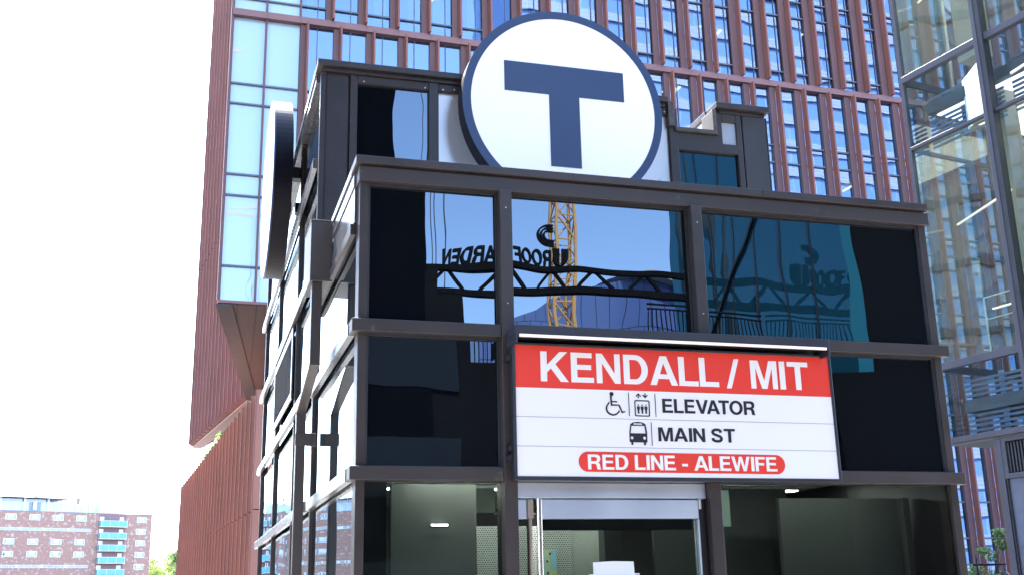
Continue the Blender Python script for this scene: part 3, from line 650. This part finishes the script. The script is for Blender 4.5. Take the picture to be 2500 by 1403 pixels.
for i, (x, y, h) in enumerate(((1.55, 85.5, 14.9), (.95, 90.5, 14.2))):
    s = thing('terrace_shrub', ('green shrub spilling over the terrace wall close under the soffit', 'smaller green shrub on the terrace wall beside the glass railing')[i], 'shrub', (x, y, 12.0), 0, 'shrubs on the terrace wall')
    leafcloud(MB(), (0, 0, (h-12)*.6), (.5, .9, (h-12)*.42), 260, .16).build('foliage', lv2, s)
    MB().tube((0, 0, 0), (0, 0, (h-12)*.6), .05, 6).build('stem', bark, s)

# ================================================================== far brick apartment block
BA = R(24.08)
B = thing('apartment_block', 'long haze-paled red brick apartment block with turquoise balconies far away', 'apartment building', (-36.246, 240, 0), BA)
bw = BRICKS('hazed_red_brick', (.41, .195, .14), (.35, .16, .115), (.52, .39, .32), .55, .16, .012, .9, 'XZ')  # distance haze is put into the brick colours by paling them
bt = bw.node_tree; bb = bt.nodes['Principled BSDF']; src = bb.inputs['Base Color'].links[0].from_socket
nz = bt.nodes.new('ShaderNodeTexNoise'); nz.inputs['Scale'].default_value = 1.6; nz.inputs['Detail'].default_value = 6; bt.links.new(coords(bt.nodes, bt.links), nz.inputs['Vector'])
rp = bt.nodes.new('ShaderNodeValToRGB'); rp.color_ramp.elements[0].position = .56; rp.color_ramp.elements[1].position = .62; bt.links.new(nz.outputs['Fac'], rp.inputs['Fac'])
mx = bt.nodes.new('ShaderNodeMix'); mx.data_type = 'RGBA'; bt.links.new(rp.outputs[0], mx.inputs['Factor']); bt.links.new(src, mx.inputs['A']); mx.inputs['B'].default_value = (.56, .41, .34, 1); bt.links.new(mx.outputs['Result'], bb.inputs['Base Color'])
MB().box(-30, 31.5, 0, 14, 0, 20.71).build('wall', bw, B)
MB().box(19.95, 25.75, -.012, -.002, 0, 20.6).build('bay_wall', M('dark_brick_panel', (.26, .15, .15), .8, 0, .1, 2), B)
MB().box(-30, 31.55, -.06, 14.05, 20.715, 20.80).build('parapet', M('grey_coping', (.3, .3, .34), .7), B)
wf = MB().box(0, 2.1, -.10, .0, 0, .10).box(0, 2.1, -.10, 0, 1.06, 1.16).box(0, .1, -.1, 0, .1, 1.06).box(2.0, 2.1, -.1, 0, .1, 1.06).box(.55, .62, -.1, 0, .1, 1.06).box(1.5, 1.57, -.1, 0, .1, 1.06)
wglass = MIRROR('far_window_glass', (.10, .12, .17), (.8, .85, 1), 2.0, (.5, .02), rnd=True)
wbl = M('far_blind', (.72, .74, .80), .6, 0, .12, 1, rnd=True)
wfo = wf.build('window', white_paint, B); MB().quad((.1, -.03, .1), (2, -.03, .1), (2, -.03, 1.06), (.1, -.03, 1.06)).build('pane', wglass, wfo); MB().box(.63, 1.49, -.06, -.04, .35, 1.05).build('blind', wbl, wfo)
st0 = True
cols = [-27.5, -22.9, -18.2, -13.5, -8.6, -3.8, 1.15, 5.8, 10.45, 15.2]
for z in (18.95, 14.1, 11.65, 6.75, 4.3):
    for x in cols+[28.1]:
        if st0: wfo.location = (x, 0, z); st0 = False
        else: dup(wfo, (x, 0, z), B)
for z in (16.5, 9.2, 1.9): dup(wfo, (28.05, 0, z), B)
for z in (16.87, 9.53, 2.2):
    sf = MB().box(-29, 18.4, -.08, 0, z, z+.06).box(-29, 18.4, -.08, 0, z+.52, z+.58)
    for i in range(33): sf.box(-29+i*1.44, -28.92+i*1.44, -.08, 0, z+.06, z+.52)
    for x in (-21.7, -17, -12.3, -7.4, -.9, 3.9, 8.7, 13.4): sf.box(x, x+.55, -.085, 0, z, z+.6)
    so_ = sf.build('window_strip', white_paint, B); MB().quad((-29, -.03, z), (18.4, -.03, z), (18.4, -.03, z+.58), (-29, -.03, z+.58)).build('pane', wglass, so_)
teal = M('turquoise_panel', (.15, .42, .46), .45, 0, .05, 1)
bal = MB().box(0, 5.6, -1.3, -.02, -.12, 0).build('balcony', white_paint, B)
tp = MB(); rl = MB()
for i in range(3): tp.box(.06+i*1.84, 1.80+i*1.84, -1.32, -1.28, .06, 1.10); rl.box(i*1.84-.04, i*1.84+.04, -1.30, -1.22, 0, 1.18)
rl.box(5.48, 5.56, -1.30, -1.22, 0, 1.18).box(0, 5.56, -1.30, -1.22, 1.12, 1.19)
tp.box(-.02, .02, -1.2, -.05, .06, 1.1); tp.build('panels', teal, bal); rl.build('rail', white_paint, bal)
MB().box(.05, .95, -.08, -.015, .02, 2.0).build('door', white_paint, bal); MB().box(4.3, 5.2, -.08, -.015, .6, 2.0).build('window_pane', wbl, bal)
for i, z in enumerate((18.0, 15.5, 13.03, 10.55, 8.05, 5.6, 3.1)):
    if i == 0: bal.location = (20.05, 0, z)
    else: dup(bal, (20.05, 0, z), B)
pw = M('pale_metal_siding', (.66, .71, .78), .5, 0, .05, .6)
ph = MB().box(-30, 13.75, 1.2, 9, 20.82, 22.7).box(13.75, 19.85, 1.25, 9, 20.82, 22.6).box(19.86, 23.95, .4, 9, 20.82, 22.9).build('penthouse', pw, B)
MB().box(-30, 13.9, -.3, 10, 23.40, 23.52).box(19.8, 24.0, .3, 9, 22.91, 23.0).build('roof', M('dark_roof_edge', (.22, .23, .26), .6), ph)
MB().box(-30, 9.3, 1.4, 8, 22.7, 23.4).build('clerestory', wglass, ph)
for x in (-9.3, -4.6, 0.0, 4.7, 9.4): box(x, x+.45, .9, 1.19, 20.82, 23.4).build('pilaster', white_paint, ph)
MB().box(5.9, 8.2, 1.1, 1.18, 20.9, 22.6).build('door', M('grey_door', (.3, .33, .42), .5), ph)
MB().box(6.6, 7.3, .8, 1.05, 21.0, 22.7).build('hatch', white_paint, ph)
sm = MB()
for x in (10.9, 12.3, 15.1, 16.5, 18.0): sm.box(x, x+.06, 1.19, 1.24, 20.85, 22.5)
sm.build('siding_joint', M('siding_joint', (.4, .43, .5), .6), ph)
MB().prism([(7.1, 23.53), (8.15, 23.53), (8.1, 24.2), (7.8, 24.3), (7.3, 23.9)], 3, 4.2, 'y').build('vent', M('orange_vent', (.85, .26, .18), .5), B)
MB().box(15.95, 16.6, 2.5, 3.2, 22.61, 23.85).box(15.9, 16.65, 2.45, 3.25, 23.85, 23.98).build('chimney', M('chimney_brick', (.25, .14, .13), .9), B)
lt = MB().bar((-3, 3, 25.3), (.2, 3, 25.35), .14).bar((.2, 3, 25.35), (2.5, 3, 23.53), .14).bar((-3, 3, 24.9), (0, 3, 24.95), .08).bar((0, 3, 24.95), (1.9, 3, 23.53), .08)
for i in range(9): t = i/9; lt.bar((.2+2.3*t, 3, 25.35-1.8*t), (0+1.9*min(1, t+.06), 3, 24.95-1.42*min(1, t+.06)), .05)
lt.build('roof_davit', M('pale_blue_steel', (.45, .5, .62), .5), B)

# trees between the brick block and the podium
for i, (x, y, hh, wx, lab, mt) in enumerate(((-5.3, 275, 16.0, 4.2, 'bright yellow green tree beside the brick apartment block', lv1), (-.95, 180, 11.3, 2.5, 'darker green tree against the ribbed copper podium', lv2))):
    t = thing('leafy_tree', lab, 'tree', (x, y, 0), 0, 'trees beyond the podium')
    cl = []
    for j in range(13):
        a = random.uniform(0, 6.28); z = hh*random.uniform(.42, .88); rr = wx*(1.05-abs(z/hh-.6)*1.5)*random.uniform(.3, .75)
        cl.append((Vector((rr*math.cos(a), rr*math.sin(a), z)), Vector((1.5, 1.5, 1.25))*random.uniform(.7, 1.3)*(1.5 if i == 0 else 1)))
    leafcloud(MB(), None, None, 7000, .2 if i == 0 else .16, cl).build('crown', mt, t)
    tr = MB().tube((0, 0, 0), (.1, 0, hh*.5), .28, 8, .16)
    for c, r_ in cl[:8]: tr.tube((.05, 0, hh*.35), tuple(c), .1, 5, .03)
    tr.build('trunk', bark, t)

# ================================================================== glass building on the right
GR = R(-79.5)
Gb = thing('glass_building', 'dark framed glass office building with slatted spandrels at the right edge', 'glass building', (14.37, 14.1, .12), GR)
gmet = grey_metal; gdark = M('dark_mullion_metal', (.03, .03, .037), .4)
gz = .12
def gp(mb, name, mat, parent=None, bevel=0):
    mb.v = [(a, b_, c-gz) for a, b_, c in mb.v]; return mb.build(name, mat, parent or Gb, None, bevel)
ggl = GLASS('greenish_clear_glass', (.84, .88, .81), (.95, .95, .90), 2.1, (.6, .006))
gsp = GLASS('spandrel_glass', (.80, .86, .90), (.8, .9, 1.0), 1.3, (.4, .002))
SE = 9.0; SB = (0.0, 2.12, 4.9, SE)
cols_ = MB()
gp(box(-.07, 0.03, -.05, .06, 4.54, 20), 'mullion', gmet, bevel=.006)
for s in (2.12, 4.9, 7.7): gp(box(s, s+.10, -.16, .05, 4.54, 20), 'mullion', gmet, bevel=.006); gp(box(s+.101, s+.22, -.15, .05, 4.54, 20), 'mullion', gdark, bevel=.006)
rows = [(4.66, 6.07), (6.23, 11.06), (11.14, 12.68), (12.84, 17.6)]
for z0, z1, d in ((4.54, 4.655, .08), (6.075, 6.225, .09), (11.065, 11.135, .07), (12.685, 12.835, .1), (17.65, 17.8, .09)):
    for a, b_ in ((.035, 2.115), (2.225, 4.895), (5.125, 7.695)): gp(box(a, b_, -d, .04, z0, z1), 'transom', gmet, bevel=.005)
for i, (z0, z1) in enumerate(rows):
    for a, b_ in ((.03, 2.12), (2.22, 4.9), (5.12, 7.7)):
        gp(box(a, b_, .0, .012, z0, z1), 'window_pane', gsp if i in (0, 2) else ggl)
# end wall facing back-left
for z0, z1 in rows: gp(box(-.012, .0, .06, 10, z0, z1), 'window_pane', ggl)
gm = MB()
for d in (2.5, 5, 7.5): gm.box(-.06, .03, d, d+.09, 4.54, 20)
for z0, z1 in ((4.54, 4.66), (6.07, 6.23), (11.06, 11.14), (12.68, 12.84)): gm.box(-.05, .03, .06, 10, z0, z1)
gp(gm, 'end_frame', gmet)
# slatted spandrel boxes
for z0, z1 in ((4.70, 5.98), (11.2, 12.55)):
    s_ = MB(); nsl = int((z1-z0)/.105)
    for i in range(nsl):
        z = z0+i*.105
        for a, b_ in ((.06, 2.08), (2.3, 4.85), (5.2, 7.6)): s_.box(a, b_, .62, .65, z, z+.052)
    gp(s_, 'slats', M('blue_grey_slat', (.19, .22, .28), .4, .2, .1, 2))
    gp(box(.9, 1.05, .68, .74, z0, z1).box(3.3, 3.45, .68, .74, z0, z1), 'slat_post', M('slat_post', (.25, .3, .38), .5))
gp(box(.1, 7.9, .5, 9.8, 12.0, 12.25).box(.1, 7.9, .5, 9.8, 5.2, 5.45), 'floor_slab', M('slab_concrete', (.12, .12, .115), .8))
gp(box(.06, 8, .02, 10, 4.50, 4.539), 'soffit', M('soffit_panel', (.16, .145, .13), .6))
gp(box(.3, 1.0, 1.6, 1.75, 4.475, 4.497).box(.2, .9, 2.6, 2.7, 4.475, 4.497), 'soffit_lamp', LAMP('soffit_warm', (1, .78, .5), .5))
conc = M('inner_concrete', (.40, .37, .33), .85, 0, .15, 1.2, .004, 60)
gp(box(1.45, 1.9, .75, 1.2, 6.23, 12), 'inner_column', conc); gp(box(1.1, 1.65, .55, 1.0, 12.84, 18), 'inner_column', conc)
gp(box(2.6, 3.1, 1.6, 2.1, 6.23, 18), 'inner_column', conc)
gp(box(2.0, 8, 4.0, 4.1, 6.23, 18), 'inner_wall', M('inner_wall_green', (.34, .38, .36), .7, 0, .3, .4))
wbd = gp(MB().prism([(1.12, .55), (1.98, .08), (1.99, .10), (1.13, .57)], 11.25, 12.4, 'z'), 'sun_patch_board', M('sun_patch_white', (.88, .92, .92), .6))  # white board turned to the sun, standing in for a sunlit blind
gp(box(.3, 7, .6, 3.6, 11.93, 11.96).box(.3, 7, .6, 3.6, 17.6, 17.63), 'added_ceiling_lamp', LAMP('added_office_glow', (.95, 1, .97), .22))  # glowing ceiling sheets added to brighten the rooms
gd = gp(box(.95, 2.02, .5, .51, 6.24, 7.5), 'glass_guard', GLASS('guard_glass', (.88, .94, .93), (.9, 1, 1), 1.5))
gp(box(.94, .965, .49, .52, 6.24, 7.51).box(.965, 2.02, .49, .52, 7.49, 7.51).box(.965, 2.02, .49, .52, 7.03, 7.045), 'edge', white_paint, gd)
gp(box(1.15, 2.0, .47, .489, 7.20, 7.235), 'tube_lamp', LAMP('tube_white', (1, .95, .82), .13), None)
ll = MB(); ll.tube((.2, .9, 9.4), (2.0, .5, 9.55), .025, 6).tube((.1, .7, 14.9), (1.2, .5, 15.0), .025, 6).tube((2.4, .5, 12.0), (4.2, .5, 12.2), .03, 6).tube((2.4, .8, 9.6), (4.4, .6, 9.8), .03, 6)
gp(ll, 'mirrored_line', LAMP('pink_white_line', (1, .80, .74), .10))  # glowing tubes standing in for pinkish lines mirrored in the glass
# ground floor part with pier, vent and shop glass
gp(box(1.14, 1.30, -.03, .3, .13, 4.49), 'pier', gmet, bevel=.006)
gp(box(1.301, 4.0, -.02, .2, 3.70, 3.80).box(1.301, 4.0, -.02, .2, 4.42, 4.495).box(1.301, 1.40, -.02, .2, 3.80, 4.42), 'vent_frame', gmet, bevel=.004)
vs = MB()
for i in range(34): s = 1.42+i*.075; vs.box(s, s+.03, .02, .10, 3.82, 4.40)
vf = gp(box(1.40, 4.0, .12, .14, 3.80, 4.42), 'vent', M('vent_black', (.01, .01, .012), .5)); gp(vs, 'vent_bars', M('vent_bar', (.05, .05, .055), .4), vf)
gp(box(1.301, 4.0, .04, .055, .13, 3.695), 'window_pane', MIRROR('lilac_shop_glass', (.14, .135, .155), (.8, .85, 1), 1.9, (.6, .012)))
gp(box(1.32, 1.345, -.01, .06, .13, 3.695), 'mullion', gdark)
gp(box(1.15, 8, .4, 9.8, .1, 4.48), 'inner_wall', MATS['dark_inner_wall'])
gp(box(2.0, 8.2, 9.9, 10, .1, 20).box(8.1, 8.2, 0, 9.9, .1, 20), 'rear_wall', M('rear_wall', (.2, .2, .22), .7))

# small street tree and lamp post in front of it
st = thing('street_tree', 'small green street tree with leaves coloured as if sunlit at the lower right corner', 'tree', (16.5, 16, .12))
cl = [(Vector((.36, 0, 2.76)), Vector((.14, .16, .07))), (Vector((.40, 0, 2.66)), Vector((.16, .16, .07))), (Vector((.36, 0, 2.52)), Vector((.17, .16, .06))), (Vector((.44, 0, 2.40)), Vector((.12, .16, .06))),
      (Vector((-.12, 0, 2.36)), Vector((.16, .15, .05))), (Vector((.0, 0, 2.28)), Vector((.2, .15, .06))), (Vector((.14, .1, 2.18)), Vector((.16, .15, .08))),
      (Vector((-.35, 0, 1.94)), Vector((.18, .2, .10))), (Vector((-.55, 0, 1.84)), Vector((.2, .2, .14))), (Vector((-.2, 0, 1.8)), Vector((.3, .2, .13))), (Vector((.1, 0, 1.78)), Vector((.3, .3, .13))), (Vector((-.3, .1, 1.55)), Vector((.5, .4, .2))), (Vector((.2, .1, 1.5)), Vector((.4, .4, .2)))]
lv3 = LEAVES('sunlit_leaves', (.05, .13, .04), (.13, .25, .06), (.38, .50, .18))  # leaf colours lightened to stand in for sun that the tower blocks
leafcloud(MB(), None, None, 1100, .045, cl).build('crown', lv3, st)
tr = MB().tube((0, 0, 0), (-.05, 0, 1.3), .05, 8, .03)
for c, r_ in cl: tr.tube((-.05, 0, 1.25), tuple(c), .016, 5, .006)
tr.build('trunk', bark, st)
lp = thing('street_lamp', 'black street lamp with a horizontal arm and lantern beside the small tree', 'street lamp', (16.0, 15.8, .12))
LO = (16.0, 15.8, .12)
MB().tube((16.0, 15.8, .12), (16.0, 15.8, 2.30), .035, 10).tube((16.0, 15.8, 2.30), (16.0, 15.8, 2.36), .014, 8).build('post', blackm, lp, LO)
MB().tube((15.9, 15.8, 2.145), (16.74, 15.8, 2.15), .026, 8).build('arm', blackm, lp, LO)
MB().tube((16.72, 15.8, 1.62), (16.72, 15.8, 1.93), .06, 12, .09).tube((16.72, 15.8, 1.93), (16.72, 15.8, 2.0), .10, 12, .03).tube((16.72, 15.8, 2.0), (16.72, 15.8, 2.12), .014, 6).build('lantern', blackm, lp, LO)

# ================================================================== across the street (seen mirrored in the glass)
D = thing('dark_tower', 'black glass tower across the street mirrored at the left of the upper front panes', 'building', (-4, -20, 0))
dw = MIRROR('black_tower_glass', (.0025, .0028, .004), (.05, .055, .07), 1.5, (.4, .01))
box(-20, 3.38, -24, -14, 0, 34).build('tower_wall', dw, D, (-4, -20, 0)); box(3.381, 4.12, -24, -14.05, 0, 7.2).box(3.381, 3.64, -24, -14.05, 7.2, 7.72).build('annex_wall', M('annex_black', (.003, .0033, .004), .8, spec=.1), D, (-4, -20, 0))
box(4.13, 11.43, -24, -15.6, 0, 6.3).build('annex_wall', MATS['annex_black'], D, (-4, -20, 0))
wr = MB()
for z in (1.2, 3.4, 5.4): wr.box(-1.5, 3.9, -14.02, -13.98, z, z+1.1)
wr.build('window_band', M('dim_blue_glass', (.009, .014, .020), .8, spec=.1), D, (-4, -20, 0))
TG = thing('truss_sign', 'black steel truss gantry carrying the words ROOF GARDEN, mirrored in the front glass', 'sign', (8, -20, 9))
TO = (8, -20, 9); tm = M('truss_black', (.0035, .0035, .004), .8, spec=.1)
box(4.0, 11.43, -20.12, -19.9, 9.50, 9.65).box(4.0, 11.43, -20.12, -19.9, 8.86, 9.03).build('chord', tm, TG, TO)
br = MB(); x = 4.75; i = 0
while x < 11.0:
    pts = [(x, 9.03), (x+.05, 9.12), (x+.38, 9.50), (x+.42, 9.53)] if i % 2 == 0 else [(x, 9.53), (x+.08, 9.48), (x+.37, 9.12), (x+.42, 9.03)]
    for a, b_ in zip(pts, pts[1:]): br.bar((a[0], -20, a[1]), (b_[0], -20, b_[1]), .08)
    x += .47 if i % 2 == 0 else .80; i += 1
br.build('braces', tm, TG, TO)
lm = M('letter_grey', (.006, .007, .010), .8, spec=.1)
text_mb('GARDEN', 5.10, 6.62, 9.66, 10.06, -20.02, -19.92, flip=True).build('lettering', lm, TG, TO)
text_mb('ROOF', 6.72, 7.70, 9.66, 10.06, -20.02, -19.92, flip=True).build('lettering', lm, TG, TO)
em = MB()
for k in range(3):
    r_ = .22-.07*k
    em.prism([(7.99-r_, 10.14), (7.99-r_, 9.66+r_)] + earc(7.99, 9.64+r_+.02, r_, r_, 180, 360, 12) + [(7.99+r_, 10.14), (7.99+r_-.04, 10.14), (7.99+r_-.04, 9.66+r_)] + earc(7.99, 9.64+r_+.02, r_-.04, r_-.04, 360, 180, 12) + [(7.99-r_+.04, 10.14)], -20.04, -19.94, 'y')
    em.prism(earc(7.66, 10.46, r_+.06, r_+.06, 90, 270, 12) + [(7.80, 10.46-r_-.06), (7.80, 10.46-r_-.02)] + earc(7.66, 10.46, r_+.02, r_+.02, 270, 90, 12) + [(7.80, 10.46+r_+.02), (7.80, 10.46+r_+.06)], -20.04, -19.94, 'y')
em.build('emblem', lm, TG, TO)
K = thing('teal_tower', 'teal glass tower wall across the street mirrored behind the right upper pane', 'building', (13, -18, 0))
tg = MIRROR('teal_glass', (.018, .12, .17), (.32, .68, .85), 1.9, (.45, .02))
MB().prism([(11.45, -20.8), (11.45, -12.7), (11.75, -12.7), (11.75, -20.8)], 0, 34, 'z').build('glass_wall', tg, K, (13, -18, 0))
tmn = MB()
for i in range(1, 7):
    t = i/7; tmn.box(11.43, 11.45, -20.8+8.1*t, -20.76+8.1*t, 0, 34)
tmn.bar((11.41, -19.6, 7.3), (11.41, -14.4, 11.2), .07); tmn.build('mullions', blackm, K, (13, -18, 0))
box(10.9, 30, -15.5, -12.55, 0, 5.7).box(11.76, 30, -20.8, -12.7, 5.71, 34).build('front_wall', M('black_cladding', (.0022, .0022, .0032), .8, spec=.08), K, (13, -18, 0)); box(13.6, 14.3, -12.69, -12.6, 5.71, 34).build('brown_panel', M('brown_cladding', (.030, .010, .005), .8, spec=.08), K, (13, -18, 0))
RL = thing('roof_railing', 'black barred roof railing under the truss, mirrored in the front glass', 'railing', (10, -16, 7))
rm = box(8.6, 11.41, -16.03, -15.99, 7.60, 7.64).box(8.6, 11.41, -16.03, -15.99, 7.5, 7.53).box(8.5, 11.41, -16.05, -15.97, 6.3, 6.9).box(4.2, 8.45, -16.03, -15.99, 6.86, 6.90)
rm.build('rail', tm, RL, (10, -16, 7)); rm = MB()
for i in range(32): rm.box(8.62+i*.095, 8.64+i*.095, -16.02, -16.0, 6.9, 7.5)
for i in range(44): rm.box(4.22+i*.095, 4.24+i*.095, -16.02, -16.0, 6.3, 6.86)
rm.build('bars', tm, RL, (10, -16, 7))
CR = thing('tower_crane', 'yellow lattice tower crane mast mirrored in the middle front pane', 'crane', (25.4, -70, 0))
ym = M('crane_yellow', (.50, .27, .08), .6)
cm = MB(); x0, x1, y0, y1 = 24.55, 26.25, -70.85, -69.15
for x in (x0, x1):
    for y in (y0, y1): cm.bar((x, y, 0), (x, y, 62), .24)
cm.build('mast_legs', ym, CR, (25.4, -70, 0)); cb = MB(); z = 0; i = 0
while z < 60:
    z2 = z+1.7
    for (a, b_) in (((x0, y0), (x1, y0)), ((x1, y0), (x1, y1)), ((x1, y1), (x0, y1)), ((x0, y1), (x0, y0))):
        p, q = (a, b_) if i % 2 == 0 else (b_, a)
        cb.bar((*p, z), (*q, z2), .11); cb.bar((*a, z2), (*b_, z2), .09)
    z = z2; i += 1
cb.build('lattice', ym, CR, (25.4, -70, 0))
cj = MB()
for dy in (-.6, .6): cj.bar((5, -70+dy, 63), (60, -70+dy, 63), .2)
cj.bar((5, -70, 64.2), (60, -70, 64.2), .2); cj.build('jib', ym, CR, (25.4, -70, 0))
hc = MB()
for x in (15.3, 15.9, 16.2, 16.9): hc.tube((x, -70, 2), (x, -70, 63), .045, 5)
hc.build('hoist_cables', M('cable_grey', (.04, .045, .06), .6), CR, (25.4, -70, 0))
U = thing('blue_tower', 'blue curtain wall building with sloping roof, mirrored low in the middle front pane', 'building', (45, -110, 0))
cw = BRICKS('blue_curtain_wall', (.06, .10, .24), (.075, .12, .28), (.02, .025, .04), 1.6, 3.4, .05, .12, 'XZ')
MB().prism([(29, 0), (60, 0), (60, 35), (55, 35.3), (50.5, 36.6), (47.4, 36.6), (44.4, 35.2), (40.3, 33.9), (37.9, 33.5), (35.4, 32.0), (33, 31.2), (29, 29.8)], -140, -110, 'y').build('facade', cw, U, (45, -110, 0))
MB().prism([(46, 36.8), (49, 37.2), (56, 35.9), (62, 34.2), (62, 33.2), (56, 34.9), (50, 36.3)], -142, -108, 'y').build('roof', M('pale_roof', (.35, .38, .34), .6), U, (45, -110, 0))
W = thing('striped_tower', 'pale striped glass tower across the street mirrored in the tower windows', 'building', (130, -70, 0))
box(62, 200, -95, -70, 0, 125).build('facade', BRICKS('blue_office_glass', (.10, .19, .42), (.12, .22, .47), (.24, .29, .42), 5.0, 60, .1, .3, 'XZ'), W, (130, -70, 0))
sb = MB()
for i in range(22): sb.box(62, 200, -69.9, -69.6, 4+i*5.5, 6.2+i*5.5)
sb.build('spandrels', STRIPES('white_ribbed', (.25, .29, .44), (.20, .24, .38), .7, 'Z', .35), W, (130, -70, 0))

LB2 = thing('added_strip_tower', 'added unseen tower of copper strips and blue glass on the left, mirrored in the glass building', 'building', (-27, 40, 0), math.atan2(.83, .54))  # unseen tower added to give the glass building strips to mirror
cs = MB(); cg = MB()
for i in range(19):
    cs.box(-28+i*2.8, -26.7+i*2.8, 0, .5, 0, 62); cg.box(-26.69+i*2.8, -25.21+i*2.8, .25, .4, 0, 62)
cs.build('copper_strips', M('brown_strip', (.36, .26, .22), .6), LB2); cg.build('glass_strips', MIRROR('blue_strip_glass', (.10, .14, .145), (.78, .88, .90), 2.6, (.4, .02)), LB2)
fl_ = MB()
for i in range(14): fl_.box(-28, 24.4, -.05, .24, 4+i*4.3, 4.5+i*4.3)
fl_.build('floor_bands', M('band_grey', (.12, .12, .13), .6), LB2); box(-28, 24.4, .51, 12, 0, 62).build('core', M('core_dark', (.04, .04, .045), .8), LB2)

RC = thing('luffing_crane', 'pale red lattice crane jib leaning up, faintly mirrored in the corner glass of the tower', 'crane', (0, -42, 0))
rcm = M('crane_red', (.62, .20, .14), .6)
cm = MB()
for dx in (-.8, .8):
    for dy in (-.8, .8): cm.bar((dx, -42+dy, 0), (dx, -42+dy, 57), .25)
cm.build('mast', rcm, RC, (0, -42, 0))
rj = MB(); p0, p1 = Vector((.4, -42, 57)), Vector((6.2, -42, 77)); d = (p1-p0)/16; o1, o2 = Vector((.9, 0, -.3)), Vector((.1, 1.2, 0))
for o in (Vector((0, 0, 0)), o1, o2): rj.bar(tuple(p0+o), tuple(p1+o*.6), .26)
for i in range(16):
    a = p0+d*i; b_ = a+d
    rj.bar(tuple(a), tuple(b_+o1), .12).bar(tuple(a+o1), tuple(b_+o2), .12).bar(tuple(a+o2), tuple(b_), .12)
rj.bar(tuple(p1), (9.5, -42, 78), .3); rj.build('jib', rcm, RC, (0, -42, 0))
